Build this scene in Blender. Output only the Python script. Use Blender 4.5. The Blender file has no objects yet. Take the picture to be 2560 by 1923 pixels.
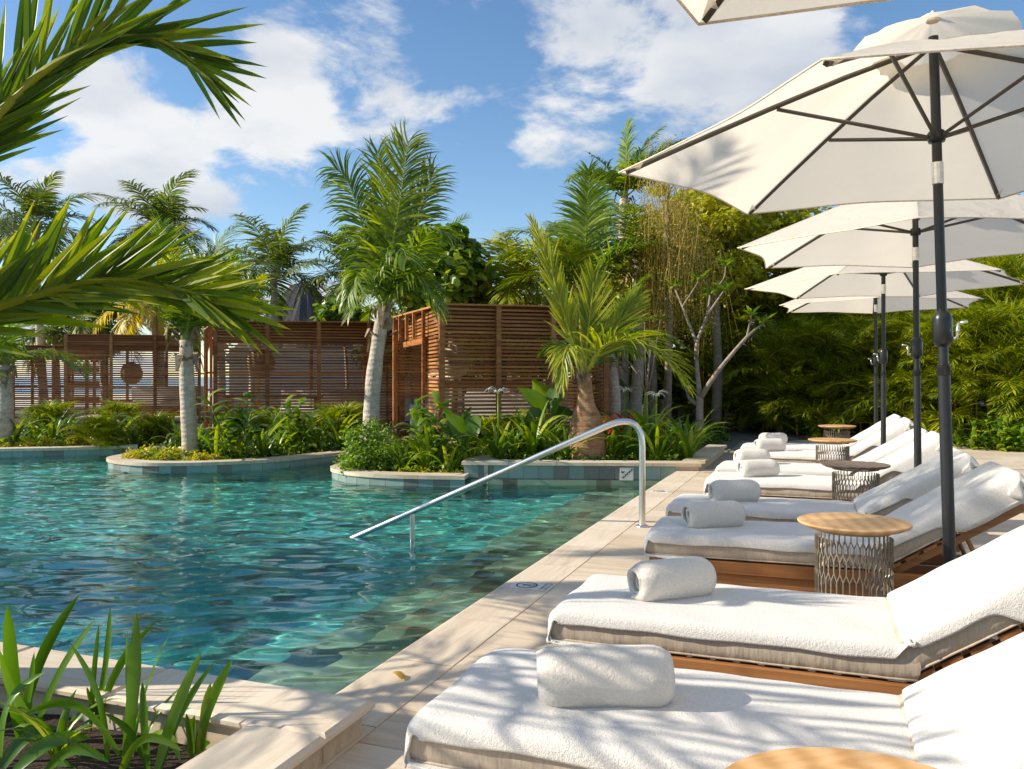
import bpy, bmesh, math, random
import numpy as np
from mathutils import Vector, Matrix
from math import sin, cos, pi, radians, sqrt, atan2, tan

# ------------------------------------------------------------------ camera
F, HOR, CAMH = 2050.0, 942.0, 1.25          # focal length and horizon in photo pixels, eye height
TH = math.atan(770.0 / F)                   # the pool edge runs along +Y, the camera looks TH to its left
ST, CT = sin(TH), cos(TH)
S = bpy.context.scene
C = S.collection
cam = bpy.data.cameras.new('camera'); co = bpy.data.objects.new('camera', cam); C.objects.link(co)
cam.sensor_width = 36.0; cam.lens = F / 2560 * 36.0; cam.shift_y = -(961.5 - HOR) / 2560
cam.clip_start = 0.05; cam.clip_end = 5000
co.location = (0, 0, CAMH); co.rotation_euler = (pi / 2, 0, TH)
S.camera = co

# ------------------------------------------------------------------ sky, sun, exposure
SUN_EL, SUN_AZ = radians(29.0), math.atan2(-0.365, -0.931)   # direction TO the sun
W = bpy.data.worlds.new('World'); S.world = W; W.use_nodes = True
def world():
    nt = W.node_tree; N = nt.nodes; L = nt.links; N.clear()
    out = N.new('ShaderNodeOutputWorld'); bg = N.new('ShaderNodeBackground')
    sky = N.new('ShaderNodeTexSky'); sky.sky_type = 'NISHITA'; sky.sun_disc = False
    sky.sun_elevation = SUN_EL; sky.sun_rotation = pi / 2 - SUN_AZ
    sky.air_density = 1.0; sky.dust_density = 0.15; sky.ozone_density = 2.2; sky.altitude = 0
    hs = N.new('ShaderNodeHueSaturation'); hs.inputs['Saturation'].default_value = 1.12; hs.inputs['Value'].default_value = 1.22
    L.new(sky.outputs[0], hs.inputs['Color'])
    tc = N.new('ShaderNodeTexCoord')
    # clouds on a flat layer: direction / (z + k)
    sep = N.new('ShaderNodeSeparateXYZ'); L.new(tc.outputs['Generated'], sep.inputs[0])
    def M(op, a, b=None, clamp=False):
        m = N.new('ShaderNodeMath'); m.operation = op; m.use_clamp = clamp
        for i, v in enumerate((a, b)):
            if v is None: continue
            if isinstance(v, (int, float)): m.inputs[i].default_value = v
            else: L.new(v, m.inputs[i])
        return m.outputs[0]
    zz = M('ADD', M('MAXIMUM', sep.outputs[2], 0.0), 0.22)
    cx = M('DIVIDE', sep.outputs[0], zz); cy = M('DIVIDE', sep.outputs[1], zz)
    cmb = N.new('ShaderNodeCombineXYZ'); L.new(cx, cmb.inputs[0]); L.new(cy, cmb.inputs[1]); cmb.inputs[2].default_value = CLOUD_SEED
    n1 = N.new('ShaderNodeTexNoise'); n1.inputs['Scale'].default_value = 2.3; n1.inputs['Detail'].default_value = 9.0
    n1.inputs['Roughness'].default_value = 0.62; n1.inputs['Distortion'].default_value = 0.25
    L.new(cmb.outputs[0], n1.inputs['Vector'])
    dens = M('ADD', M('MULTIPLY', M('SUBTRACT', n1.outputs[0], 0.5), 2.7), 0.45)
    # cloud banks seen in the photograph: soft lobes by direction that raise the noise
    for (d, r, g) in CLOUD_BANKS:
        dp = N.new('ShaderNodeVectorMath'); dp.operation = 'DOT_PRODUCT'
        nv = N.new('ShaderNodeVectorMath'); nv.operation = 'NORMALIZE'; L.new(tc.outputs['Generated'], nv.inputs[0])
        L.new(nv.outputs[0], dp.inputs[0]); dp.inputs[1].default_value = d
        mr = N.new('ShaderNodeMapRange'); mr.interpolation_type = 'SMOOTHSTEP'
        mr.inputs['From Min'].default_value = cos(radians(r)); mr.inputs['From Max'].default_value = cos(radians(r * 0.25))
        mr.inputs['To Min'].default_value = 0.0; mr.inputs['To Max'].default_value = g
        L.new(dp.outputs['Value'], mr.inputs['Value'])
        dens = M('ADD', dens, mr.outputs[0])
    ramp = N.new('ShaderNodeMapRange'); ramp.interpolation_type = 'SMOOTHSTEP'
    ramp.inputs['From Min'].default_value = 0.50; ramp.inputs['From Max'].default_value = 0.86
    L.new(dens, ramp.inputs['Value'])
    fade = N.new('ShaderNodeMapRange'); fade.inputs['From Min'].default_value = 0.0; fade.inputs['From Max'].default_value = 0.10
    L.new(sep.outputs[2], fade.inputs['Value'])
    # cloud body: white tops, faintly grey where thick
    n2 = N.new('ShaderNodeTexNoise'); n2.inputs['Scale'].default_value = 2.6; n2.inputs['Detail'].default_value = 6.0
    L.new(cmb.outputs[0], n2.inputs['Vector'])
    cr = N.new('ShaderNodeValToRGB')
    cr.color_ramp.elements[0].position = 0.30; cr.color_ramp.elements[0].color = (3.9, 4.3, 5.0, 1)
    cr.color_ramp.elements[1].position = 0.62; cr.color_ramp.elements[1].color = (6.6, 6.6, 6.6, 1)
    L.new(n2.outputs[0], cr.inputs[0])
    mix = N.new('ShaderNodeMix'); mix.data_type = 'RGBA'
    L.new(M('MULTIPLY', ramp.outputs[0], 0.93), mix.inputs[0]); L.new(hs.outputs[0], mix.inputs[6]); L.new(cr.outputs[0], mix.inputs[7])
    bg.inputs['Strength'].default_value = 0.10
    L.new(mix.outputs[2], bg.inputs['Color']); L.new(bg.outputs[0], out.inputs[0])
def camdir(px, py):
    a = (px - 1280) / F; b = (HOR - py) / F
    v = Vector((-ST + a * CT, CT + a * ST, b)); v.normalize(); return tuple(v)
CLOUD_SEED = 3.7
CLOUD_BANKS = [(camdir(230, 370), 6, 0.24), (camdir(380, 420), 5, 0.18), (camdir(560, 380), 5, 0.22), (camdir(330, 240), 3.5, 0.12), (camdir(820, 160), 7, 0.26), (camdir(720, 270), 4, 0.16), (camdir(960, 80), 5, 0.14), (camdir(640, 130), 5, 0.18),
               (camdir(1560, 250), 6, 0.22), (camdir(1850, 110), 8, 0.22), (camdir(1430, 330), 4, 0.12), (camdir(1700, 200), 4, 0.10), (camdir(150, 840), 7, 0.18), (camdir(850, 800), 4, 0.16),
               (camdir(1250, 520), 14, -0.20), (camdir(1180, 100), 6, -0.14), (camdir(460, 230), 4, -0.12), (camdir(330, 110), 5, -0.10), (camdir(1620, 90), 4, -0.06), (camdir(2450, 30), 9, -0.3)]
world()
sl = bpy.data.lights.new('sun', 'SUN'); so = bpy.data.objects.new('sun', sl); C.objects.link(so)
sl.energy = 5.0; sl.angle = radians(0.55); sl.color = (1.0, 0.90, 0.74)
sd = Vector((cos(SUN_EL) * cos(SUN_AZ), cos(SUN_EL) * sin(SUN_AZ), sin(SUN_EL)))
so.rotation_euler = sd.to_track_quat('Z', 'Y').to_euler(); so.location = sd * 60
S.view_settings.view_transform = 'Standard'; S.view_settings.look = 'None'
S.view_settings.exposure = 0.50; S.view_settings.gamma = 1.0; S.view_settings.use_curve_mapping = False
S.render.engine = 'CYCLES'
cy = S.cycles
cy.use_denoising = True; cy.max_bounces = 9; cy.diffuse_bounces = 3; cy.glossy_bounces = 4; cy.transmission_bounces = 6
cy.transparent_max_bounces = 8; cy.sample_clamp_indirect = 6.0
cy.caustics_reflective = False; cy.caustics_refractive = True

# ------------------------------------------------------------------ helpers
RND = random.Random(7)
NR = np.random.RandomState(11)
def P(lat, t, z): return Vector((-ST * t + CT * lat, CT * t + ST * lat, z))
def gp(px, py, z=0.0):
    t = (CAMH - z) * F / (py - HOR); return P((px - 1280) / F * t, t, z)
def pd(px, py, t): return P((px - 1280) / F * t, t, CAMH + (HOR - py) / F * t)
def proj(v):
    t = -ST * v[0] + CT * v[1]; l = CT * v[0] + ST * v[1]
    return (1280 + F * l / t, HOR + (CAMH - v[2]) * F / t)
class MB:
    def __init__(s): s.v = []; s.f = []; s.t = []; s.n = 0
    def add(s, vs, fs, tint=0.5):
        o = len(s.v); s.v.extend([tuple(a) for a in vs]); s.f.extend([tuple(i + o for i in f) for f in fs]); s.t.extend([tint] * len(fs)); return s
    def box(s, x0, x1, y0, y1, z0, z1, tint=0.5, M=None, bev=0.0):
        if bev <= 0:
            vs = [(x0,y0,z0),(x1,y0,z0),(x1,y1,z0),(x0,y1,z0),(x0,y0,z1),(x1,y0,z1),(x1,y1,z1),(x0,y1,z1)]
            fs = [(0,3,2,1),(4,5,6,7),(0,1,5,4),(1,2,6,5),(2,3,7,6),(3,0,4,7)]
        else:
            b = bev
            rings = [(x0+b,x1-b,y0+b,y1-b,z0),(x0,x1,y0,y1,z0+b),(x0,x1,y0,y1,z1-b),(x0+b,x1-b,y0+b,y1-b,z1)]
            vs = []; fs = [(0,3,2,1),(12,13,14,15)]
            for (a,c,d,e,z) in rings: vs += [(a,d,z),(c,d,z),(c,e,z),(a,e,z)]
            for k in range(3):
                for i in range(4):
                    j = (i+1)%4; fs.append((k*4+i,k*4+j,k*4+4+j,k*4+4+i))
        if M is not None: vs = [tuple(M @ Vector(v)) for v in vs]
        return s.add(vs, fs, tint)
    def tube(s, pts, rads, n=8, tint=0.5, cap=True, closed=False):
        pts = [Vector(p) for p in pts]
        if isinstance(rads, (int, float)): rads = [rads] * len(pts)
        m = len(pts); vs = []; fs = []
        up = None
        for i in range(m):
            a = pts[max(i-1,0)] if not closed else pts[(i-1)%m]; b = pts[min(i+1,m-1)] if not closed else pts[(i+1)%m]
            d = (b - a).normalized()
            if up is None:
                up = Vector((0,0,1)) if abs(d.z) < 0.9 else Vector((1,0,0))
            x = d.cross(up)
            if x.length < 1e-6: x = d.orthogonal()
            x.normalize(); up = x.cross(d).normalized()
            for k in range(n):
                q = 2*pi*k/n; vs.append(pts[i] + (x*cos(q) + up*sin(q))*rads[i])
        for i in range(m if closed else m-1):
            for k in range(n):
                a = i*n+k; b = i*n+(k+1)%n; c2 = ((i+1)%m)*n+(k+1)%n; d2 = ((i+1)%m)*n+k
                fs.append((a,b,c2,d2))
        if cap and not closed:
            fs.append(tuple(range(n-1,-1,-1))); fs.append(tuple((m-1)*n+k for k in range(n)))
        return s.add(vs, fs, tint)
    def lathe(s, prof, n=24, c=(0,0,0), tint=0.5, cap=True):
        vs = []; fs = []
        for (r,z) in prof:
            for k in range(n):
                q = 2*pi*k/n; vs.append((c[0]+r*cos(q), c[1]+r*sin(q), c[2]+z))
        for i in range(len(prof)-1):
            for k in range(n):
                fs.append((i*n+k, i*n+(k+1)%n, (i+1)*n+(k+1)%n, (i+1)*n+k))
        if cap:
            fs.append(tuple(range(n-1,-1,-1))); fs.append(tuple((len(prof)-1)*n+k for k in range(n)))
        return s.add(vs, fs, tint)
    def prism(s, poly, z0, z1, tint=0.5, M=None):
        n = len(poly); vs = [(x,y,z0) for x,y in poly] + [(x,y,z1) for x,y in poly]
        fs = [tuple(range(n-1,-1,-1)), tuple(range(n,2*n))] + [(i,(i+1)%n,n+(i+1)%n,n+i) for i in range(n)]
        if M is not None: vs = [tuple(M @ Vector(v)) for v in vs]
        return s.add(vs, fs, tint)
    def np(s, V, Fq, tints=None):
        o = len(s.v); s.v.extend(map(tuple, V.tolist())); s.f.extend([tuple(int(i)+o for i in f) for f in Fq])
        s.t.extend(tints.tolist() if tints is not None else [0.5]*len(Fq)); return s
    def mesh(s, name, smooth=False):
        me = bpy.data.meshes.new(name); me.from_pydata(s.v, [], s.f)
        at = me.attributes.new('tint', 'FLOAT', 'FACE'); at.data.foreach_set('value', np.array(s.t, dtype=np.float32))
        if smooth: me.polygons.foreach_set('use_smooth', np.ones(len(me.polygons), dtype=bool))
        me.update(); return me
    def obj(s, name, mat, parent=None, smooth=False, angle=None):
        me = s.mesh(name, smooth or angle is not None)
        me.materials.append(mat)
        if angle is not None:
            try: me.set_sharp_from_angle(angle=radians(angle))
            except Exception: pass
        return link(name, me, parent)
def link(name, me, parent=None):
    o = bpy.data.objects.new(name, me); C.objects.link(o)
    if parent is not None: o.parent = parent
    return o
def tag(o, label=None, cat=None, group=None, kind=None):
    if label: o['label'] = label
    if cat: o['category'] = cat
    if group: o['group'] = group
    if kind: o['kind'] = kind
    return o
def thing(name, label, cat, loc=(0,0,0), rz=0.0, group=None):
    o = bpy.data.objects.new(name, None); C.objects.link(o); o.location = loc; o.rotation_euler = (0,0,rz); o.empty_display_size = 0.1
    return tag(o, label, cat, group)
def copy_tree(o, parent=None):
    c = o.copy(); C.objects.link(c); c.parent = parent
    for ch in list(o.children): copy_tree(ch, c)
    return c
ORD = ['first','second','third','fourth','fifth','sixth','seventh','eighth','ninth','tenth','eleventh','twelfth','thirteenth','fourteenth','fifteenth','sixteenth','seventeenth','eighteenth','nineteenth','twentieth']
def label_row(objs, fmt, cat, group):
    """objs of one group, told apart by their order from the left in the photograph"""
    objs = sorted(objs, key=lambda o: proj(o.location)[0])
    for i, o in enumerate(objs): tag(o, fmt % ORD[min(i, 19)], cat, group)

# ------------------------------------------------------------------ materials
MATS = {}
class NT:
    def __init__(s, name):
        m = bpy.data.materials.new(name); m.use_nodes = True; s.m = m; s.t = m.node_tree; s.N = s.t.nodes; s.L = s.t.links
        s.b = s.N['Principled BSDF']; s.out = s.N['Material Output']; MATS[name] = m
    def n(s, typ, **kw):
        x = s.N.new('ShaderNode' + typ)
        for k, v in kw.items():
            if k in x.inputs: x.inputs[k].default_value = v
            else: setattr(x, k, v)
        return x
    def l(s, a, b): s.L.new(a, b)
    def coord(s, kind='Object'): return s.n('TexCoord').outputs[kind]
    def mapping(s, vec, scale=(1,1,1), rot=(0,0,0), loc=(0,0,0)):
        m = s.n('Mapping'); m.inputs['Scale'].default_value = scale; m.inputs['Rotation'].default_value = rot; m.inputs['Location'].default_value = loc
        s.l(vec, m.inputs['Vector']); return m.outputs[0]
    def noise(s, vec, scale, detail=4, rough=0.5, dist=0.0):
        x = s.n('TexNoise', Scale=scale, Detail=detail, Roughness=rough, Distortion=dist); s.l(vec, x.inputs['Vector']); return x.outputs[0]
    def ramp(s, fac, stops):
        r = s.n('ValToRGB'); e = r.color_ramp.elements
        while len(e) < len(stops): e.new(0.5)
        for k, (p, c) in enumerate(stops): e[k].position = p; e[k].color = tuple(c) + (1,)
        s.l(fac, r.inputs[0]); return r.outputs[0]
    def mix(s, fac, a, b, mode='MIX'):
        m = s.n('Mix'); m.data_type = 'RGBA'; m.blend_type = mode
        for i, v in ((0, fac), (6, a), (7, b)):
            if isinstance(v, (int, float)): m.inputs[i].default_value = v
            elif isinstance(v, tuple): m.inputs[i].default_value = v + (1,) if len(v) == 3 else v
            else: s.l(v, m.inputs[i])
        return m.outputs[2]
    def math(s, op, a, b=0.0, clamp=False):
        m = s.n('Math'); m.operation = op; m.use_clamp = clamp
        for i, v in ((0, a), (1, b)):
            if isinstance(v, (int, float)): m.inputs[i].default_value = v
            else: s.l(v, m.inputs[i])
        return m.outputs[0]
    def bump(s, h, strength=0.3, dist=0.01):
        b = s.n('Bump', Strength=strength, Distance=dist); s.l(h, b.inputs['Height']); s.l(b.outputs[0], s.b.inputs['Normal']); return b
    def set(s, **kw):
        for k, v in kw.items():
            k = k.replace('_', ' ')
            if isinstance(v, (int, float)): s.b.inputs[k].default_value = v
            elif isinstance(v, tuple): s.b.inputs[k].default_value = v + (1,) if len(v) == 3 else v
            else: s.l(v, s.b.inputs[k])
        return s
    def rand(s): return s.n('ObjectInfo').outputs['Random']
    def tint(s): a = s.n('Attribute'); a.attribute_name = 'tint'; return a.outputs['Fac']

LEAFGAIN = 2.0
def leaf_mat(name, dark, mid, light, rough=0.42, trans=0.35, tcol=None, nscale=1.5, spec=0.5):
    k = NT(name); co = k.coord('Object')
    f = k.math('ADD', k.math('MULTIPLY', k.tint(), 0.75), k.math('MULTIPLY', k.noise(co, nscale, 3), 0.25))
    f = k.math('ADD', f, k.math('MULTIPLY', k.math('SUBTRACT', k.rand(), 0.5), 0.18), True)
    g_ = lambda c: (min(0.6,c[0]*LEAFGAIN*1.22), min(0.6,c[1]*LEAFGAIN*1.02), c[2]*LEAFGAIN*0.75)
    col = k.ramp(f, [(0.12, g_(dark)), (0.5, g_(mid)), (0.88, g_(light))])
    k.set(Base_Color=col, Roughness=rough, Specular_IOR_Level=spec)
    tr = k.n('BsdfTranslucent')
    tcm = k.mix(1.0, col, tcol or (1.0, 1.0, 0.5), 'MULTIPLY'); bright = k.n('HueSaturation', Value=1.5, Saturation=1.1); k.l(tcm, bright.inputs['Color'])
    k.l(bright.outputs[0], tr.inputs['Color'])
    ms = k.n('MixShader', Fac=trans); k.l(k.b.outputs[0], ms.inputs[1]); k.l(tr.outputs[0], ms.inputs[2]); k.l(ms.outputs[0], k.out.inputs[0])
    return k.m

def stone_mat(name, axis, base=((0.56,0.43,0.29),(0.66,0.53,0.38),(0.74,0.62,0.47))):
    """travertine: streaky veins along one axis, pits, per-tile variation"""
    k = NT(name); co = k.coord('Object'); r = k.rand()
    geo = k.n('NewGeometry').outputs['Position']
    off = k.n('CombineXYZ'); k.l(k.math('MULTIPLY', r, 37.0), off.inputs[0]); k.l(k.math('MULTIPLY', r, 91.0), off.inputs[1])
    add = k.n('VectorMath'); add.operation = 'ADD'; k.l(geo, add.inputs[0]); k.l(off.outputs[0], add.inputs[1])
    sc = (1.1, 14, 6) if axis == 'x' else (14, 1.1, 6)
    v = k.noise(k.mapping(add.outputs[0], sc), 1.6, 7, 0.62, 0.6)
    v2 = k.noise(k.mapping(add.outputs[0], tuple(s_*2.7 for s_ in sc)), 2.2, 4, 0.6, 0.3)
    f = k.math('ADD', k.math('MULTIPLY', v, 0.7), k.math('MULTIPLY', v2, 0.3))
    f = k.math('ADD', f, k.math('MULTIPLY', k.math('SUBTRACT', r, 0.5), 0.16))
    col = k.ramp(f, [(0.30, base[0]), (0.47, base[1]), (0.62, base[2])])
    big = k.noise(geo, 0.9, 3); col = k.mix(k.math('MULTIPLY', k.math('SUBTRACT', big, 0.45, True), 1.2, True), col, (0.50,0.36,0.24))
    pits = k.noise(k.mapping(add.outputs[0], tuple(s_*5 for s_ in sc)), 5.0, 2)
    pit = k.ramp(pits, [(0.28,(0,0,0)),(0.36,(1,1,1))])
    col = k.mix(k.math('MULTIPLY', k.math('SUBTRACT', 1.0, pit), 0.35), col, (0.34,0.24,0.16))
    k.set(Base_Color=col, Roughness=0.62, Specular_IOR_Level=0.35)
    k.bump(k.math('ADD', k.math('MULTIPLY', pit, 0.5), k.math('MULTIPLY', v2, 0.5)), 0.25, 0.004)
    return k.m

def wood_mat(name, dark, mid, light, rough=0.5, axis=0, scale=1.0, spec=0.4, rings=False):
    k = NT(name); co = k.coord('Object'); r = k.rand()
    off = k.n('CombineXYZ'); k.l(k.math('MULTIPLY', r, 53.0), off.inputs[0]); k.l(k.math('MULTIPLY', r, 17.0), off.inputs[1]); k.l(k.math('MULTIPLY', r, 31.0), off.inputs[2])
    add = k.n('VectorMath'); add.operation = 'ADD'; k.l(co, add.inputs[0]); k.l(off.outputs[0], add.inputs[1])
    sc = [26*scale]*3; sc[axis] = 1.5*scale
    v = k.noise(k.mapping(add.outputs[0], tuple(sc)), 1.0, 6, 0.6, 0.8)
    if rings:
        w = k.n('TexWave', Scale=4.5, Distortion=3.0, Detail=3.0); w.inputs['Detail Scale'].default_value = 1.2
        k.l(k.mapping(add.outputs[0], (1.0, 3.0, 1.0)), w.inputs['Vector']); v = k.math('ADD', k.math('MULTIPLY', v, 0.6), k.math('MULTIPLY', w.outputs[1], 0.4))
    f = k.math('ADD', v, k.math('MULTIPLY', k.math('SUBTRACT', r, 0.5), 0.30))
    col = k.ramp(f, [(0.28, dark), (0.5, mid), (0.74, light)])
    k.set(Base_Color=col, Roughness=rough, Specular_IOR_Level=spec); k.bump(v, 0.12, 0.003)
    return k.m

def plain(name, col, rough=0.5, metal=0.0, spec=0.5, bump=0.0, bscale=40, var=0.12):
    k = NT(name); co = k.coord('Object'); n = k.noise(co, bscale, 4)
    c = k.ramp(n, [(0.3, tuple(v*(1-var) for v in col)), (0.7, tuple(min(1, v*(1+var)) for v in col))])
    k.set(Base_Color=c, Roughness=rough, Metallic=metal, Specular_IOR_Level=spec)
    if bump: k.bump(n, bump, 0.003)
    return k.m

def terry_mat(name, col):
    k = NT(name); co = k.coord('Object')
    n1 = k.noise(co, 300, 2, 0.6); n2 = k.noise(co, 120, 3, 0.6); n3 = k.noise(co, 6, 3)
    h = k.math('ADD', k.math('MULTIPLY', n1, 0.55), k.math('MULTIPLY', n2, 0.6))
    c = k.ramp(h, [(0.40, tuple(v*0.82 for v in col)), (0.66, col)])
    c = k.mix(k.math('MULTIPLY', n3, 0.12), c, (0.74,0.66,0.56))
    k.set(Base_Color=c, Roughness=0.95, Specular_IOR_Level=0.1)
    k.b.inputs['Sheen Weight'].default_value = 0.25; k.b.inputs['Sheen Roughness'].default_value = 0.5
    k.bump(h, 0.75, 0.0065)
    return k.m
# ------------------------------------------------------------------ material set
M_COPE = stone_mat('travertine_coping', 'y', ((0.56,0.45,0.32),(0.69,0.58,0.44),(0.77,0.67,0.53)))
M_TILE = stone_mat('travertine_tile', 'x', ((0.49,0.39,0.27),(0.63,0.52,0.385),(0.72,0.62,0.48)))
M_GROUT = plain('grout', (0.34,0.28,0.21), 0.9)
def pool_tile_mat():
    k = NT('pool_tile'); r = k.rand(); geo = k.n('NewGeometry').outputs['Position']
    n = k.noise(geo, 14, 5, 0.6); n2 = k.noise(geo, 90, 3)
    base = k.ramp(r, [(0.0,(0.15,0.12,0.10)),(0.30,(0.19,0.16,0.13)),(0.34,(0.20,0.29,0.26)),(0.62,(0.25,0.36,0.32)),(0.8,(0.30,0.42,0.38)),(1.0,(0.24,0.33,0.31))])
    base.node.color_ramp.interpolation = 'LINEAR'
    c = k.mix(k.math('MULTIPLY', n, 0.5), base, (0.32,0.38,0.34)); c = k.mix(k.math('MULTIPLY', n2, 0.25), c, (0.12,0.15,0.14))
    k.set(Base_Color=c, Roughness=0.45); k.bump(n2, 0.2, 0.003); return k.m
M_PTILE = pool_tile_mat()
def pool_floor_mat():
    k = NT('pool_floor_tile'); geo = k.n('NewGeometry').outputs['Position']
    br = k.n('TexBrick', Scale=1.0); br.inputs['Brick Width'].default_value = 0.2; br.inputs['Row Height'].default_value = 0.2
    br.offset = 0.0; br.inputs['Mortar Size'].default_value = 0.004; br.inputs['Bias'].default_value = 0.0
    br.inputs['Color1'].default_value = (0,0,0,1); br.inputs['Color2'].default_value = (1,1,1,1); br.inputs['Mortar'].default_value = (0.5,0.5,0.5,1)
    k.l(geo, br.inputs['Vector'])
    n = k.noise(geo, 5, 4)
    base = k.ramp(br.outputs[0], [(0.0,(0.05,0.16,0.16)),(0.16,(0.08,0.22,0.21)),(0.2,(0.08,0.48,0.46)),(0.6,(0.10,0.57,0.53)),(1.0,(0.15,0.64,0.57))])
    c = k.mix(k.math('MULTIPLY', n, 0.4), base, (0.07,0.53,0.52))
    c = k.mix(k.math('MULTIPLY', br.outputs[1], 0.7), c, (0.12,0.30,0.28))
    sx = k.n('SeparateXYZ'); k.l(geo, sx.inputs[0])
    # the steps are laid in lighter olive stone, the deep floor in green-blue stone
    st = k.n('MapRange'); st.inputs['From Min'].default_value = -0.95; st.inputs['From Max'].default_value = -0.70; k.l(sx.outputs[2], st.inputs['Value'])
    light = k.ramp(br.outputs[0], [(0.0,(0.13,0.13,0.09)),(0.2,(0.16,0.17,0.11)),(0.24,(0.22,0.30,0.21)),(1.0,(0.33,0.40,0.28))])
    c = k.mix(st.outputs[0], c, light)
    k.set(Base_Color=c, Roughness=0.6); return k.m
M_PFLOOR = pool_floor_mat()
def water_mat():
    k = NT('water'); geo = k.n('NewGeometry').outputs['Position']
    gl = k.n('BsdfGlass', IOR=1.333, Roughness=0.0); gl.inputs['Color'].default_value = (0.88,1.0,0.99,1)
    b = k.n('Bump', Strength=0.10, Distance=0.012); k.l(k.noise(k.mapping(geo,(1,1.3,1)), 16, 2, 0.5), b.inputs['Height'])
    if WATER_BUMP: k.l(b.outputs[0], gl.inputs['Normal'])
    k.l(gl.outputs[0], k.out.inputs[0]); return k.m
WATER_BUMP = False
M_WATER = water_mat()
def soil_mat():
    k = NT('soil'); geo = k.n('NewGeometry').outputs['Position']
    n = k.noise(geo, 5, 6, 0.6); n2 = k.noise(geo, 60, 4, 0.7)
    c = k.ramp(k.math('ADD', k.math('MULTIPLY', n, 0.6), k.math('MULTIPLY', n2, 0.4)), [(0.3,(0.018,0.011,0.007)),(0.5,(0.045,0.027,0.016)),(0.68,(0.12,0.075,0.045))])
    k.set(Base_Color=c, Roughness=0.95); k.bump(n2, 0.8, 0.03); return k.m
M_SOIL = soil_mat()
M_TEAK = wood_mat('teak', (0.15,0.058,0.018), (0.28,0.115,0.036), (0.38,0.175,0.065))
M_CABWOOD = wood_mat('cabana_wood', (0.20,0.066,0.017), (0.39,0.150,0.040), (0.56,0.265,0.085), scale=0.5)
M_TABLE = wood_mat('table_wood', (0.50,0.27,0.10), (0.62,0.36,0.15), (0.72,0.45,0.22), scale=1.6, rings=True)
M_TABLE_D = wood_mat('table_wood_taupe', (0.16,0.115,0.085), (0.22,0.165,0.125), (0.30,0.235,0.185), scale=1.6, rings=True)  # same grain as the other table tops in a darker taupe
M_LATT = plain('taupe_metal', (0.30,0.245,0.185), 0.40, 0.35, 0.5)
M_STEEL = plain('brushed_steel', (0.72,0.71,0.68), 0.30, 1.0, 0.5, 0.03, 300)
M_BLACK = plain('black_powder_coat', (0.016,0.017,0.021), 0.36, 0.0, 0.5)
M_BLACKG = plain('black_plastic', (0.012,0.013,0.014), 0.30, 0.0, 0.5)
M_RIB = plain('grey_brown_rib', (0.085,0.072,0.058), 0.42, 0.4, 0.5)
M_ALU = plain('silver_collar', (0.72,0.72,0.70), 0.25, 0.9)
M_TERRY = terry_mat('white_terry', (0.745,0.72,0.685))
M_TOWEL = terry_mat('towel_terry', (0.76,0.705,0.63))
def mattress_mat():
    k = NT('beige_canvas'); co = k.coord('Object'); w = k.noise(k.mapping(co,(60,60,4)), 3, 3); n = k.noise(co, 5, 3)
    c = k.ramp(k.math('ADD', k.math('MULTIPLY', w, .5), k.math('MULTIPLY', n, .5)), [(0.3,(0.36,0.29,0.22)),(0.65,(0.52,0.44,0.35))])
    k.set(Base_Color=c, Roughness=0.85); k.bump(k.noise(k.mapping(co,(9,9,1.2)), 3, 3), 0.4, 0.012); return k.m
M_MATT = mattress_mat()
def canopy_mat():
    k = NT('canopy_fabric'); co = k.coord('Object'); n = k.noise(co, 3.0, 4, 0.6, 0.6); fine = k.noise(co, 600, 2)
    col = k.ramp(n, [(0.3,(0.83,0.77,0.67)),(0.7,(0.89,0.84,0.75))])
    k.set(Base_Color=col, Roughness=0.9, Specular_IOR_Level=0.15)
    b = k.bump(k.noise(k.mapping(co,(1,1,1)), 5, 4, 0.6, 0.8), 0.55, 0.03)
    tr = k.n('BsdfTranslucent'); tr.inputs['Color'].default_value = (0.96,0.88,0.74,1)
    ms = k.n('MixShader', Fac=0.50); k.l(k.b.outputs[0], ms.inputs[1]); k.l(tr.outputs[0], ms.inputs[2]); k.l(ms.outputs[0], k.out.inputs[0]); return k.m
M_CANOPY = canopy_mat()
M_WHITE = plain('white_plaster', (0.66,0.61,0.54), 0.9, 0, 0.2, 0.3, 12)
M_SIGN = plain('sign_plate', (0.74,0.70,0.64), 0.5)
M_INK = plain('sign_ink', (0.03,0.035,0.035), 0.5)
M_PATH = plain('grey_paving', (0.16,0.15,0.13), 0.7, 0, 0.3, 0.2, 30)
def trunk_mat(name, a, b, c, ring=26.0):
    k = NT(name); co = k.coord('Object'); n = k.noise(co, 7, 5, 0.65); fine = k.noise(k.mapping(co,(30,30,7)), 2, 4)
    w = k.n('TexWave', Scale=ring/6.28, Distortion=5.0, Detail=4.0); w.bands_direction = 'Z'; w.inputs['Detail Scale'].default_value = 1.5; k.l(co, w.inputs['Vector'])
    band = k.noise(k.mapping(co,(3,3,15)), 1.3, 4, 0.6, 0.5)
    f = k.math('ADD', k.math('MULTIPLY', n, 0.42), k.math('ADD', k.math('MULTIPLY', band, 0.34), k.math('MULTIPLY', fine, 0.26)))
    k.set(Base_Color=k.ramp(f, [(0.30,a),(0.48,b),(0.66,c)]), Roughness=0.88, Specular_IOR_Level=0.2)
    k.bump(k.math('ADD', k.math('MULTIPLY', w.outputs[1], 0.5), k.math('MULTIPLY', fine, 0.7)), 0.45, 0.025); return k.m
M_TRUNK = trunk_mat('palm_trunk', (0.20,0.15,0.11),(0.48,0.41,0.33),(0.66,0.59,0.50))
M_TRUNKB = trunk_mat('bottle_palm_trunk', (0.12,0.06,0.028),(0.34,0.19,0.10),(0.50,0.32,0.19), 90.0)
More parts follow.
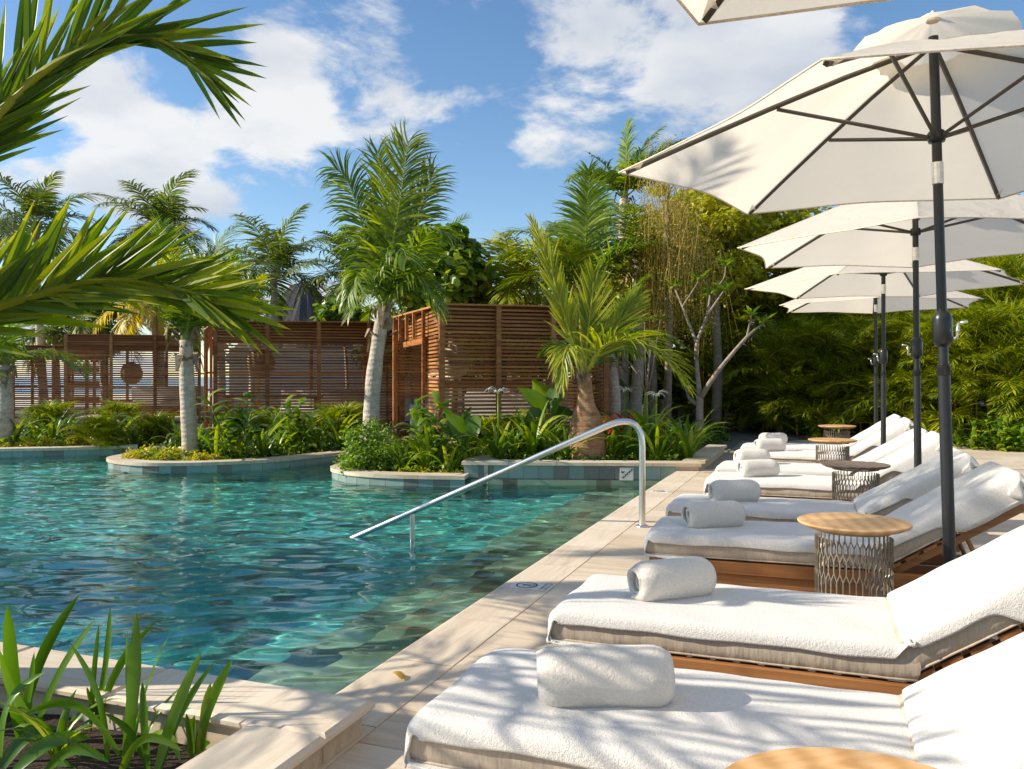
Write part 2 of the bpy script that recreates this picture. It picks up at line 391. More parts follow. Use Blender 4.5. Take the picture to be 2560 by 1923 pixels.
M_BARK = trunk_mat('grey_bark', (0.13,0.10,0.075),(0.27,0.22,0.17),(0.42,0.36,0.29), 10.0)
M_CANE = plain('yellow_cane', (0.42,0.28,0.05), 0.45, 0, 0.4, 0.1, 8, 0.35)
M_HUSK = plain('dry_husk', (0.30,0.22,0.15), 0.9, 0, 0.2, 0.4, 14, 0.5)
M_FROND = leaf_mat('palm_leaf', (0.016,0.040,0.007), (0.055,0.115,0.014), (0.16,0.22,0.030))
M_FRONDY = leaf_mat('palm_leaf_yellow', (0.05,0.085,0.008), (0.15,0.19,0.018), (0.32,0.30,0.05))
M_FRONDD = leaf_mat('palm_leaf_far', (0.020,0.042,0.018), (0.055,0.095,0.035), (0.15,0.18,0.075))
M_ARECA = leaf_mat('areca_leaf', (0.016,0.042,0.004), (0.095,0.145,0.008), (0.30,0.28,0.018))
M_BROAD = leaf_mat('broad_leaf', (0.014,0.040,0.006), (0.050,0.110,0.012), (0.16,0.22,0.028), 0.35)
M_LILY = leaf_mat('strap_leaf', (0.020,0.055,0.006), (0.065,0.140,0.012), (0.20,0.25,0.030), 0.36)
M_YEL = leaf_mat('yellow_shrub_leaf', (0.08,0.10,0.008), (0.26,0.24,0.018), (0.55,0.44,0.04), 0.4)
M_FERN = leaf_mat('fine_leaf', (0.025,0.065,0.008), (0.075,0.155,0.018), (0.18,0.26,0.035), 0.5)
M_FLOWER = plain('white_petal', (0.80,0.78,0.68), 0.6)
M_RED = leaf_mat('red_leaf', (0.05,0.006,0.006), (0.16,0.015,0.010), (0.36,0.04,0.02), 0.35)
M_ORANGE = leaf_mat('orange_bract', (0.45,0.07,0.01), (0.65,0.15,0.02), (0.75,0.3,0.03), 0.4)
M_DRY = leaf_mat('dry_leaf', (0.16,0.10,0.03), (0.36,0.25,0.07), (0.55,0.42,0.16), 0.6)
M_WEEP = leaf_mat('weeping_twig', (0.05,0.055,0.012), (0.13,0.115,0.030), (0.27,0.21,0.065), 0.7, 0.25)
M_THATCH = plain('thatch', (0.075,0.070,0.070), 0.95, 0, 0.1, 0.9, 18, 0.5)
M_LAMP = plain('woven_lamp', (0.52,0.42,0.30), 0.85, 0, 0.2, 0.5, 60, 0.3)

# ------------------------------------------------------------------ pool, deck, ground
WZ = -0.20                                  # water level
EDGE = -1.785                               # pool edge (x)
def crom(pts, n=10):
    out = []; p = [Vector((a[0], a[1], 0)) for a in pts]; p = [p[0]*2-p[1]] + p + [p[-1]*2-p[-2]]
    for i in range(1, len(p)-2):
        for k in range(n):
            t = k/n; a,b,c,d = p[i-1],p[i],p[i+1],p[i+2]
            out.append(0.5*((2*b)+(c-a)*t+(2*a-5*b+4*c-d)*t*t+(3*b-a-3*c+d)*t**3))
    out.append(p[-2]); return [(v.x, v.y) for v in out]
WALL_R, WALL_L = (-1.47, 11.04), (-4.53, 10.12)          # tiled planter front
I1 = crom([(-4.36,9.86),(-5.25,9.66),(-5.95,9.70),(-6.5,10.05),(-6.72,10.6),(-6.55,11.3),(-6.45,12.0),(-6.9,12.5)], 9)
I2 = crom([(-7.68,12.40),(-8.05,10.98),(-8.55,10.22),(-9.35,9.72),(-10.1,9.72),(-10.75,10.1),(-11.05,10.8),(-11.3,11.6),(-11.75,12.05)], 9)
I3 = crom([(-12.1,12.05),(-13.0,11.2),(-13.9,10.6),(-15.5,9.4),(-17.5,8.2)], 6)
BACK = [WALL_L] + I1 + I2 + I3                            # far shore, right to left
near_y = 2.53
def shore_loop():
    return [(EDGE, near_y), (EDGE, 10.945)] + BACK + [(-19, 6.5), (-19, near_y)]
def ground():
    bm = bmesh.new()
    out = [(-900,-300),(900,-300),(900,1500),(-900,1500)]
    loops = [out, shore_loop()]
    es = []
    for lp in loops:
        vs = [bm.verts.new((x,y,-0.12)) for x,y in lp]
        es += [bm.edges.new((vs[i], vs[(i+1)%len(vs)])) for i in range(len(vs))]
    bmesh.ops.triangle_fill(bm, use_beauty=True, edges=es)
    bmesh.ops.recalc_face_normals(bm, faces=bm.faces)
    for f in bm.faces:
        if f.normal.z < 0: f.normal_flip()
    me = bpy.data.meshes.new('ground'); bm.to_mesh(me); bm.free(); me.materials.append(M_SOIL)
    tag(link('ground', me), kind='structure')
ground()
def pool_shell():
    m = MB(); lp = shore_loop(); n = len(lp)
    vs = [(x,y,-1.6) for x,y in lp] + [(x,y,-0.13) for x,y in lp]
    m.add(vs, [(i,(i+1)%n,n+(i+1)%n,n+i) for i in range(n)])
    m.add([(-20,1,-1.20),(0,1,-1.20),(0,14,-1.20),(-20,14,-1.20)], [(0,1,2,3)])
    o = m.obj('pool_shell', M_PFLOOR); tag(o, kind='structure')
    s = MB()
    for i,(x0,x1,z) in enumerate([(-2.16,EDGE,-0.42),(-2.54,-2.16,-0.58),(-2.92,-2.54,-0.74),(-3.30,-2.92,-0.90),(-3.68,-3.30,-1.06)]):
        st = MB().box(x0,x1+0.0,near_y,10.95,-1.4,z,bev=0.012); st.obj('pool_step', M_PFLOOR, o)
pool_shell()
def water():
    # real waves: a fine grid near the camera, coarser further off; sum of travelling sines + ripples
    rr = np.random.RandomState(5)
    xs = np.concatenate([np.arange(EDGE, -8.0, -0.017), np.arange(-8.0, -19.4, -0.035)])
    ys = np.concatenate([np.arange(near_y-0.28, 7.0, 0.017), np.arange(7.0, 13.2, 0.03)])
    X, Y = np.meshgrid(xs, ys, indexing='ij')
    Z = np.zeros_like(X)
    for i in range(70):
        lam = 0.11 * (1.04 ** i) if i < 44 else rr.uniform(0.14, 0.55)
        th = rr.normal(1.88, 0.50) + (pi if rr.rand() < 0.3 else 0); k = 2*pi/lam
        amp = 0.0026 * lam ** 1.08 * rr.uniform(0.5, 1.3)
        ph = rr.uniform(0, 6.28); w1 = rr.uniform(-.6,.6); w2 = rr.uniform(-.6,.6)
        arg = k*(X*cos(th) + Y*sin(th)) + ph + 0.9*np.sin(1.3*X*w1 + 1.7*Y*w2 + ph*2) + 0.5*np.sin(3.1*X*w2 - 2.3*Y*w1 + ph)
        env = 0.65 + 0.35*np.sin(0.9*X*w2 + 1.1*Y*w1 + ph*3)
        Z += amp*env*np.sin(arg)
    Z = Z*WAVE + WZ
    nx, ny = X.shape
    V = np.stack([X,Y,Z],-1).reshape(-1,3).astype(np.float32)
    idx = np.arange(nx*ny).reshape(nx,ny)
    Q = np.stack([idx[:-1,:-1], idx[:-1,1:], idx[1:,1:], idx[1:,:-1]],-1).reshape(-1,4)
    me = bpy.data.meshes.new('pool_water'); me.vertices.add(len(V)); me.vertices.foreach_set('co', V.ravel())
    me.loops.add(Q.size); me.loops.foreach_set('vertex_index', Q.ravel().astype(np.int32))
    me.polygons.add(len(Q)); me.polygons.foreach_set('loop_start', np.arange(0,Q.size,4,dtype=np.int32)); me.polygons.foreach_set('loop_total', np.full(len(Q),4,dtype=np.int32))
    me.polygons.foreach_set('use_smooth', np.ones(len(Q),dtype=bool)); me.update(calc_edges=True); me.validate()
    me.materials.append(M_WATER); o = link('pool_water', me); tag(o, kind='structure')
    if me.polygons[0].normal.z < 0: me.flip_normals()
    return o
WAVE = 1.05
WATER = water()
sl.cycles.is_caustics_light = True
WATER.cycles.is_caustics_caster = True
for ob in bpy.data.objects:
    if ob.name.startswith(('pool_shell','pool_step')): ob.cycles.is_caustics_receiver = True

def deck():
    base = MB().box(EDGE+0.03,9.5,-4,16.8,-0.60,-0.028); o = base.obj('deck', M_GROUT); tag(o, kind='structure')
    # coping: one row of long stones with a rounded nose over the water
    prof = [(-0.02,-0.012),(-0.026,-0.03),(-0.02,-0.05),(0.0,-0.058),(0.297,-0.058),(0.297,-0.003),(0.294,0.0),(0.0,0.0),(-0.012,-0.004)]
    ln = 0.655; cm = {}
    y = 1.915
    k = 0
    m = MB(); n = len(prof); L2 = ln-0.004
    vs = [(x,0.002,z) for x,z in prof] + [(x,L2,z) for x,z in prof]
    m.add(vs, [tuple(range(n)), tuple(range(2*n-1,n-1,-1))] + [(i,n+i,n+(i+1)%n,(i+1)%n) for i in range(n)])
    me = m.mesh('coping_stone'); me.materials.append(M_COPE)
    while y < 10.3:
        c = link('coping_stone', me, o); c.location = (EDGE+0.004, y, RND.uniform(-0.0006,0.0006)); y += ln
    m = MB().box(0,0.297,0.002,11.03-y,-0.058,0); c = m.obj('coping_stone', M_COPE, o); c.location = (EDGE+0.004, y, 0)
    # deck tiles: long side across, running bond
    tl, tw = 0.915, 0.305
    tm = MB().box(0.0015,tl-0.0015,0.0015,tw-0.0015,-0.025,0,bev=0.0015).mesh('floor_tile'); tm.materials.append(M_TILE)
    hm = MB().box(0.0015,tl/2-0.0015,0.0015,tw-0.0015,-0.025,0,bev=0.0015).mesh('floor_tile'); hm.materials.append(M_TILE)
    x0 = EDGE+0.305; row = 0; y = -0.61; rest = MB()
    while y < 16.5:
        off = 0 if row % 2 == 0 else -tl/2
        x = x0
        if off: seq = [(x0, hm, tl/2)]; x = x0 + tl/2
        else: seq = []
        while x < 4.2: seq.append((x, tm, tl)); x += tl
        for (xx, mm, l_) in seq:
            if xx < -1.0 and y > 11.0 and xx < -1.47: continue
            px, py = proj((xx+l_/2, y+tw/2, 0)) if (-ST*xx+CT*y) > 0.3 else (9999,9999)
            if py < 2300 and -600 < px < 3000 and xx < 3.3:
                c = link('floor_tile', mm, o); c.location = (xx, y, RND.uniform(-0.0008,0.0008))
            else: rest.box(xx+0.0015, xx+l_-0.0015, y+0.0015, y+tw-0.0015, -0.025, 0.0)
        y += tw; row += 1
    if rest.v: tag(rest.obj('floor_tile_rest', M_TILE, o), kind='stuff')
deck()

# deck markers (printed no-diving plates set into the coping)
def marker(y, label):
    t = thing('pool_marker', label, 'marker', (EDGE+0.175, y, 0.0), 0, 'no diving plates on the coping')
    MB().box(-0.125,0.125,-0.078,0.078,-0.01,0.0035,bev=0.001).obj('plate', M_SIGN, t)
    m = MB(); n = 40
    vs = []; fs = []
    cx = -0.03
    for k in range(n):
        q = 2*pi*k/n; vs += [(cx+0.066*cos(q),0.066*sin(q),0.0045),(cx+0.056*cos(q),0.056*sin(q),0.0045)]
    for k in range(n): a=2*k; b=2*((k+1)%n); fs.append((a,b,b+1,a+1))
    m.add(vs, fs)
    # diver figure with crossing bar
    def bar(x0,y0,x1,y1,w):
        d = Vector((x1-x0,y1-y0,0)); p = Vector((-d.y,d.x,0)).normalized()*w/2
        m.add([Vector((x0,y0,.0045))-p, Vector((x1,y1,.0045))-p, Vector((x1,y1,.0045))+p, Vector((x0,y0,.0045))+p], [(0,1,2,3)])
    bar(cx-.03,.012,cx+.004,-.004,.012); bar(cx+.0,.0,cx+.03,-.02,.008); bar(cx-.012,.004,cx-.02,-.03,.007); bar(cx-.01,.008,cx+.012,.03,.007); bar(cx+.012,-.01,cx+.02,.016,.007)
    for i in range(6):                       # hatched water
        yy = -0.05+0.018*i; xx = sqrt(max(0,.055**2-yy**2)); xs = 0.028
        if xx > xs: bar(cx+xs,yy,cx+xx,yy,.006)
    m.obj('diver_emblem', M_INK, t)
    for i, tx in enumerate(('NO DIVING','NO CLAVADOS')):
        cu = bpy.data.curves.new('lettering','FONT'); cu.body = tx; cu.size = 0.026 if i == 0 else 0.022; cu.align_x = 'CENTER'
        ob = bpy.data.objects.new('lettering', cu); C.objects.link(ob)
        dg = bpy.context.evaluated_depsgraph_get(); me = bpy.data.meshes.new_from_object(ob.evaluated_get(dg)); bpy.data.objects.remove(ob)
        me.materials.clear(); me.materials.append(M_INK)
        ob = link('lettering', me, t); ob.location = (0.066+0.030*i, 0, 0.0046); ob.rotation_euler = (0,0,-pi/2)
pm = gp(1353,1468,0)
marker(pm.y, 'printed no diving plate on the coping nearest the front loungers')
pm = gp(1665,1230,0)
marker(pm.y, 'faint no diving plate on the coping beyond the steel handrail')
M_YGREEN = leaf_mat('yellow_green_leaf', (0.05,0.075,0.006), (0.19,0.21,0.012), (0.42,0.36,0.025), 0.4)
M_BROADD = leaf_mat('dark_broad_leaf', (0.014,0.032,0.005), (0.050,0.085,0.010), (0.16,0.17,0.018), 0.4)

M_PILE = plain('terry_pile', (0.86,0.83,0.79), 1.0, 0, 0.05, 0, 30, 0.05)
M_PILET = plain('towel_pile', (0.83,0.775,0.70), 1.0, 0, 0.05, 0, 30, 0.05)

M_FRONDG = leaf_mat('palm_leaf_bright', (0.030,0.060,0.006), (0.095,0.150,0.012), (0.24,0.27,0.030))  # brighter yellow-green variant of the palm leaf colour
M_SHAFT = plain('green_shaft', (0.24,0.27,0.06), 0.4, 0, 0.4, 0.1, 6, 0.3)

M_SAND = plain('beach_sand', (0.62,0.55,0.44), 0.9, 0, 0.2, 0.2, 3)
M_SEA = plain('sea_water', (0.05,0.16,0.24), 0.25, 0, 0.5, 0.5, 0.6)

M_HEM = plain('canopy_hem', (0.70,0.62,0.50), 0.9, 0, 0.1, 0.2, 60, 0.15)
# ------------------------------------------------------------------ planters and pool curbs
def slab(m, x0, x1, y0, y1, z0, z1, r=0.014):
    m.box(x0,x1,y0,y1,z0,z1,bev=r)
def front_planter():
    t = thing('stone_planter', 'low travertine planter wall at the near pool corner holding strap-leaved lilies', 'planter', (EDGE,2.38,0))
    def rel(o): o.location = (-t.location.x, -t.location.y, 0); return o
    rel(MB().box(-12,-1.50,2.262,2.50,-0.6,0.072).box(-1.728,-1.503,-3,2.262,-0.3,0.072).obj('wall', M_TILE, t))
    x = -1.466; first = True
    while x > -9:
        w = 0.72 if not first else 0.92
        a = MB(); slab(a, x-w+0.002, x-0.002, 2.228, 2.535, 0.072, 0.114); rel(a.obj('coping_slab', M_COPE if first else M_TILE, t)); x -= w; first = False
    y = 2.228
    while y > -1.5:
        a = MB(); slab(a, -1.762, -1.466, y-0.80+0.002, y-0.002, 0.072, 0.114); rel(a.obj('coping_slab', M_COPE, t)); y -= 0.80
    s = MB()
    n = 60; xs = np.linspace(-12,-1.75,n); ys = np.linspace(-3,2.25,34)
    g = [(float(a),float(b),-0.03+0.035*NR.rand()) for a in xs for b in ys]
    s.add(g, [(i*34+j,(i+1)*34+j,(i+1)*34+j+1,i*34+j+1) for i in range(n-1) for j in range(33)])
    rel(s.obj('soil', M_SOIL, t, smooth=True))
front_planter()
def tile_run(m_list, parent, a, b, z0, z1, out, w=0.2):
    a = Vector((a[0],a[1],0)); b = Vector((b[0],b[1],0)); d = (b-a); L_ = d.length; d.normalize(); n = max(1, round(L_/w)); w = L_/n
    nrm = Vector((d.y,-d.x,0)) if out > 0 else Vector((-d.y,d.x,0))
    for i in range(n):
        p = a + d*(i*w)
        M = Matrix.Translation(p) @ Matrix(((d.x,nrm.x,0,0),(d.y,nrm.y,0,0),(0,0,1,0),(0,0,0,1)))
        o = MB().box(0.002,w-0.002,-0.004,0.010+RND.uniform(-0.001,0.001),z0,z1,M=M,bev=0.0015).obj('wall_tile', M_PTILE, parent)
        o.location = tuple(-parent.location)
def tiled_planter():
    t = thing('tiled_planter', 'raised planter with green and grey stone tiles facing the pool', 'planter', (-3.0,10.7,0))
    def rel(o): o.location = tuple(-t.location); return o
    a = Vector(WALL_L+(0,)); b = Vector(WALL_R+(0,)); d = (b-a).normalized(); nb = Vector((-d.y,d.x,0))
    la = a; lb = Vector((-4.78,12.6,0))
    def quad(p,q,w,nrm): return [tuple((p)[:2]), tuple((q)[:2]), tuple((q+nrm*w)[:2]), tuple((p+nrm*w)[:2])]
    m = MB().prism(quad(a+nb*0.03+d*.03,b+nb*0.03-d*.03,0.22,nb), -1.5, 0.06)
    m.prism(quad(Vector((-1.50,11.1,0)),Vector((-1.50,14.1,0)),0.22,Vector((-1,0,0))), -0.3, 0.06)
    m.prism(quad(la+Vector((.04,.1,0)),lb+Vector((.04,0,0)),0.3,Vector((1,0,0))), -0.9, 0.06)
    rel(m.obj('wall', M_TILE, t))
    # coping slabs along the front, butted
    L_ = (b-a).length; n = 5
    for i in range(n):
        p = a + d*(L_*i/n+0.002) - nb*0.018; q = a + d*(L_*(i+1)/n-0.002) - nb*0.018
        rel(MB().prism(quad(p,q,0.33,nb), 0.061, 0.103).obj('coping_slab', M_TILE, t))
    y = 11.04+0.335
    for i in range(4):
        rel(MB().box(-1.775,-1.463,y+0.002,y+0.70-0.002,0.061,0.103,bev=0.004).obj('coping_slab', M_TILE, t)); y += 0.70
    for i in range(3):
        p = a+nb*0.325 + (lb-a-nb*.325)*(i/3) ; q = a+nb*.325 + (lb-a-nb*.325)*((i+1)/3-0.002)
        rel(MB().prism(quad(p,q,-0.36,Vector((-1,0,0))), 0.061, 0.103).obj('coping_slab', M_TILE, t))
    e = a + d*((EDGE-0.0-a.x)/d.x)
    tile_run(None, t, a+nb*0.022+d*.03, e+nb*0.022, -0.125, 0.058, 1)
    tile_run(None, t, a+nb*0.022+d*.03, e+nb*0.022, -0.33, -0.129, 1)
    tile_run(None, t, lb+Vector((.02,0,0)), a+Vector((.02,.06,0)), -0.125, 0.058, 1)
    s = MB(); s.prism([(-4.45,10.45),(-1.74,11.28),(-1.74,14.1),(-4.6,13.5)], -0.1, 0.045); rel(s.obj('soil', M_SOIL, t))
    # stair sign: a plate standing off the tiles
    k = (1566-1280)/F
    # point on the wall line in that direction
    dv = P(k,1,0); dv.z = 0; A2 = a+nb*0.01
    den = dv.x*d.y - dv.y*d.x; s_ = (A2.x*d.y - A2.y*d.x)/den; c = dv*s_
    sg = thing('stair_sign', 'square cream sign with a black stair symbol on the tiled planter wall', 'sign', (c.x,c.y,-0.045), atan2(d.y,d.x))
    MB().box(-0.09,0.09,-0.022,0.004,-0.085,0.085,bev=0.002).obj('plate', M_SIGN, sg)
    m = MB(); st = 0.024; x = -0.065; z = -0.055
    def r(x0,x1,z0,z1): m.add([(x0,-0.0235,z0),(x1,-0.0235,z0),(x1,-0.0235,z1),(x0,-0.0235,z1)],[(0,1,2,3)])
    for i in range(5):
        r(x,x+st+0.012,z,z+0.012); r(x+st,x+st+0.012,z+0.012,z+0.022); x += st; z += 0.022
    r(x,x+0.03,z,z+0.012)
    m.add([(-0.068,-.0235,0.012),(-0.030,-.0235,0.012),(-0.068,-.0235,0.050)],[(0,1,2)])
    m.add([(-0.052,-.0236,0.020),(-0.044,-.0236,0.014),(-0.022,-.0236,0.038),(-0.030,-.0236,0.046)],[(0,1,2,3)])
    m.obj('stair_emblem', M_INK, sg)
tiled_planter()
def curb(pts, name_label, cat='curb', w=0.30, step=0.6):
    t = thing('pool_curb', name_label, cat, (pts[len(pts)//2][0], pts[len(pts)//2][1], 0))
    V = [Vector((x,y,0)) for x,y in pts]; nr = []
    for i in range(len(V)):
        d = (V[min(i+1,len(V)-1)]-V[max(i-1,0)]).normalized(); nr.append(Vector((d.y,-d.x,0)))
    def rel(o): o.location = tuple(-t.location); return o
    acc = 0; start = 0
    for i in range(1,len(V)):
        acc += (V[i]-V[i-1]).length
        if acc > step or i == len(V)-1:
            seg = range(start,i+1); lean = 0.003
            outr = [V[j]-nr[j]*0.03 for j in seg]; inn = [V[j]+nr[j]*w for j in seg]
            dd = (V[i]-V[start]).normalized()*lean
            outr[0] = outr[0]+dd; inn[0] = inn[0]+dd
            poly = [(p.x,p.y) for p in outr] + [(p.x,p.y) for p in reversed(inn)]
            rel(MB().prism(list(reversed(poly)) if True else poly, -0.100, -0.050).obj('coping_stone', M_TILE, t)); acc = 0; start = i
    # tiles
    acc = 0; start = 0
    for i in range(1,len(V)):
        acc += (V[i]-V[i-1]).length
        if acc >= 0.19 or i == len(V)-1:
            tile_run(None, t, V[start], V[i], -0.36, -0.101, -1, max(0.2,acc)); acc = 0; start = i
curb(I1, 'curved cream stone curb round the nearer island, ending in a rounded nose')
curb(I2, 'curved cream stone curb round the middle island with yellow shrubs')
curb(I3, 'pale stone curb along the far left shore of the pool')

# ------------------------------------------------------------------ handrail
def handrail():
    b = gp(1605.6,1316.7,0); e = gp(891,1342,WZ)
    t = thing('handrail', 'brushed steel pool handrail sloping down into the water', 'handrail', (b.x,b.y,0))
    hd = Vector((e.x-b.x, e.y-b.y, 0)); L_ = hd.length; hd.normalize()
    top = 0.905; sl_ = (0.97-WZ)/L_
    # rounded bend
    pts = [Vector((0,0,0)), Vector((0,0,0.35)), Vector((0,0,0.66))]
    ctl0 = Vector((0,0,0.66)); corner = Vector((0,0,0.97)); ctl1 = hd*0.30 + Vector((0,0,0.97-0.30*sl_))
    for i in range(1,13):
        q = i/12; pts.append(ctl0*(1-q)**2 + corner*2*q*(1-q) + ctl1*q*q)
    endz = WZ - 0.55; run = (ctl1.z-endz)/sl_
    for i in range(1,9): pts.append(ctl1 + hd*(run*i/8) - Vector((0,0,sl_*run*i/8)))
    MB().tube(pts, 0.027, 16).obj('rail', M_STEEL, t, angle=50)
    MB().lathe([(0.027,0.02),(0.05,0.012),(0.056,0.004),(0.056,0.0005)], 24).obj('flange', M_STEEL, t, angle=40)
    # lower support
    k = (1030-1280)/F; best = None
    for i in range(400):
        p = Vector((b.x,b.y,0)) + hd*(i*0.01)
        if abs(proj(p)[0]-1030) < 1.6: best = i*0.01; break
    s = best or 2.0
    zr = ctl1.z - sl_*(s-0.30)
    p = hd*s
    MB().tube([p+Vector((0,0,zr-0.015)), p+Vector((0,0,-1.05))], 0.023, 12).obj('support_post', M_STEEL, t, angle=50)
handrail()

# ------------------------------------------------------------------ sun loungers
LW, SEAT, BACKL = 0.62, 1.25, 0.80
def make_lounger_meshes(seed, ang, cover_amp=1.0):
    rr = random.Random(seed); T = tan
    ca, sa = cos(ang), sin(ang)
    D = {}
    D['side_rail'] = []
    for y in (0.0, LW-0.035):
        D['side_rail'].append(MB().box(0.02,SEAT+0.55,y,y+0.035,0.165,0.232,bev=0.004))
    D['skirt_board'] = [MB().box(0.08,SEAT+0.45,y,y+0.022,0.075,0.160,bev=0.003) for y in (0.03,LW-0.052)]
    D['end_rail'] = [MB().box(0.02,0.055,0.036,LW-0.036,0.167,0.230,bev=0.003), MB().box(SEAT+0.515,SEAT+0.55,0.036,LW-0.036,0.167,0.230,bev=0.003)]
    D['leg'] = [MB().box(x,x+0.07,y,y+0.05,0.0,0.164,bev=0.004) for x in (0.06,SEAT+0.46) for y in (0.004,LW-0.054)]
    D['seat_slat'] = [MB().box(0.10+0.085*k,0.10+0.085*k+0.06,0.037,LW-0.037,0.205,0.226,bev=0.002) for k in range(13)]
    px, pz = SEAT, 0.222
    Mx = Matrix.Translation((px,0,pz)) @ Matrix.Rotation(-ang,4,'Y')
    D['back_rail'] = [MB().box(-0.04,BACKL-0.06,y,y+0.03,-0.035,0.005,M=Mx,bev=0.003) for y in (0.045,LW-0.075)]
    D['back_slat'] = [MB().box(0.02+0.098*k,0.02+0.098*k+0.072,0.02,LW-0.02,0.007,0.026,M=Mx,bev=0.002) for k in range(8)]
    sx, sz = px+0.45*ca, pz+0.45*sa-0.03
    D['prop_strut'] = [MB().tube([(sx,y,sz),(sx+0.10,y,0.19)],0.012,8) for y in (0.08,LW-0.08)]
    D['castor'] = []
    # mattress: seat block and back block as rounded boxes
    def cushion(x0,x1,M=None,z0=0.0,h=0.118):
        m = MB(); nx,ny = 16,10; r = 0.028
        us = np.linspace(0,1,nx); vs = []
        prof = [(0.0,0.0)]; loops = []
        for (ins,z) in ((0.02,0.0),(0.004,0.010),(-0.003,h*0.3),(-0.006,h*0.5),(-0.003,h*0.7),(0.004,h-0.010),(0.02,h)):
            loop = []
            n1, n2 = 26, 12
            xa,xb,ya,yb = x0+ins,x1-ins,0.012+ins,LW-0.012-ins
            for i in range(n1): loop.append((xa+(xb-xa)*i/n1,ya))
            for i in range(n2): loop.append((xb,ya+(yb-ya)*i/n2))
            for i in range(n1): loop.append((xb-(xb-xa)*i/n1,yb))
            for i in range(n2): loop.append((xa,yb-(yb-ya)*i/n2))
            loops.append([(x+rr.uniform(-.0015,.0015),y+rr.uniform(-.0022,.0022),z0+z) for x,y in loop])
        n = len(loops[0]); vv = [p for lp in loops for p in lp]; fs = []
        for k in range(len(loops)-1):
            for i in range(n): fs.append((k*n+i,k*n+(i+1)%n,(k+1)*n+(i+1)%n,(k+1)*n+i))
        fs.append(tuple(range(n-1,-1,-1))); fs.append(tuple((len(loops)-1)*n+i for i in range(n)))
        if M is not None: vv = [tuple(M @ Vector(v)) for v in vv]
        pip = MB()
        for k in (1,5): pip.tube([vv[k*n+i] for i in range(n)], 0.0045, 6, closed=True)
        return m.add(vv,fs), pip
    Mb = Matrix.Translation((px,0,pz+0.012)) @ Matrix.Rotation(-ang,4,'Y')
    D['mattress'] = [cushion(0.0,SEAT+0.02,None,0.236), cushion(0.02,BACKL,Mb,0.02)]
    # terry cover swept along the lounger, wrapping the foot end and hooded over the head end
    h = 0.118; zt = 0.236+h
    path = [(0.30,0.232),(0.05,0.230),(0.0,0.234),(-0.014,0.248),(-0.016,0.29),(-0.013,0.335),(-0.002,0.357),(0.02,0.368),(0.05,0.372)]
    for k in range(1,16): path.append((0.05+(SEAT-0.10)*k/15, 0.372))
    bx, bz = px - 0.145*sa*0.9, pz+0.02
    path += [(SEAT-0.035,0.370),(SEAT-0.018,0.362)]
    off = 0.161
    for k in range(0,15):
        s = 0.045+(BACKL-0.065)*k/14
        path.append((px+s*ca-off*sa, pz+s*sa+off*ca))
    def bp(s,o): return (px+s*ca-o*sa, pz+s*sa+o*ca)
    path += [bp(BACKL+0.004,off-0.006),bp(BACKL+0.015,off-0.03),bp(BACKL+0.016,off-0.08),bp(BACKL+0.014,0.045),bp(BACKL-0.0,0.028),bp(BACKL-0.10,0.027),bp(BACKL-0.20,0.027)]
    nP = len(path); i_crease = 9+15
    vparam = []
    nv = 22
    V = []; Fc = []
    ph1, ph2 = rr.uniform(0,6), rr.uniform(0,6)
    for i,(x,z) in enumerate(path):
        a = path[max(i-1,0)]; b = path[min(i+1,nP-1)]; dx,dz = b[0]-a[0],b[1]-a[1]; l_ = sqrt(dx*dx+dz*dz) or 1
        nx_,nz_ = -dz/l_, dx/l_                      # outward normal (up for the top)
        top = 6 <= i <= nP-8
        hood = i > nP-16
        under = i < 4 or i > nP-6
        drop = 0.0 if under else (0.118 if hood else (0.031+0.0035*sin(i*0.9+ph1)+0.003*sin(i*2.1+ph2)))
        if i in (4,5): drop = 0.012
        if i_crease-1 <= i <= i_crease+1: drop *= 0.8
        row = []
        W2 = LW/2+0.006
        for j in range(nv+1):
            q = j/nv*2-1; s_ = abs(q); sg = 1 if q > 0 else -1
            fl = 0.80
            if s_ <= fl:
                y = sg*s_/fl*(W2-0.022); d_ = 0.0
            else:
                w = (s_-fl)/(1-fl)
                if w < 0.5: y = sg*(W2-0.022+0.022*sin(w*pi)); d_ = 0.022*(1-cos(w*pi))*min(1,drop/0.02)
                else: y = sg*(W2+0.004*sin(i*1.3+ph1)*(w-.5)); d_ = 0.022*min(1,drop/0.02)+ (drop-0.0)*(w-0.5)*2
            wr = 0.004*sin(x*9+y*5+ph1)*sin(y*11+ph2) + 0.0022*sin(x*31+y*17+ph2) if top else 0
            if abs(i-i_crease) <= 1 and top: wr += 0.004*sin(y*22+ph1)
            belly = -0.006*(q*q) if top else 0
            row.append((x-nx_*d_+nx_*(wr+belly)*cover_amp, LW/2+y, z-nz_*d_+nz_*(wr+belly)*cover_amp))
        V += row
    for i in range(nP-1):
        for j in range(nv): a = i*(nv+1)+j; Fc.append((a,a+1,a+nv+2,a+nv+1))
    D['terry_cover'] = [MB().add(V,Fc)]
    return D
LM = {'side_rail':M_TEAK,'skirt_board':M_TEAK,'end_rail':M_TEAK,'leg':M_TEAK,'seat_slat':M_TEAK,'back_rail':M_TEAK,'back_slat':M_TEAK,'prop_strut':M_TEAK,'mattress':M_MATT,'terry_cover':M_TERRY}
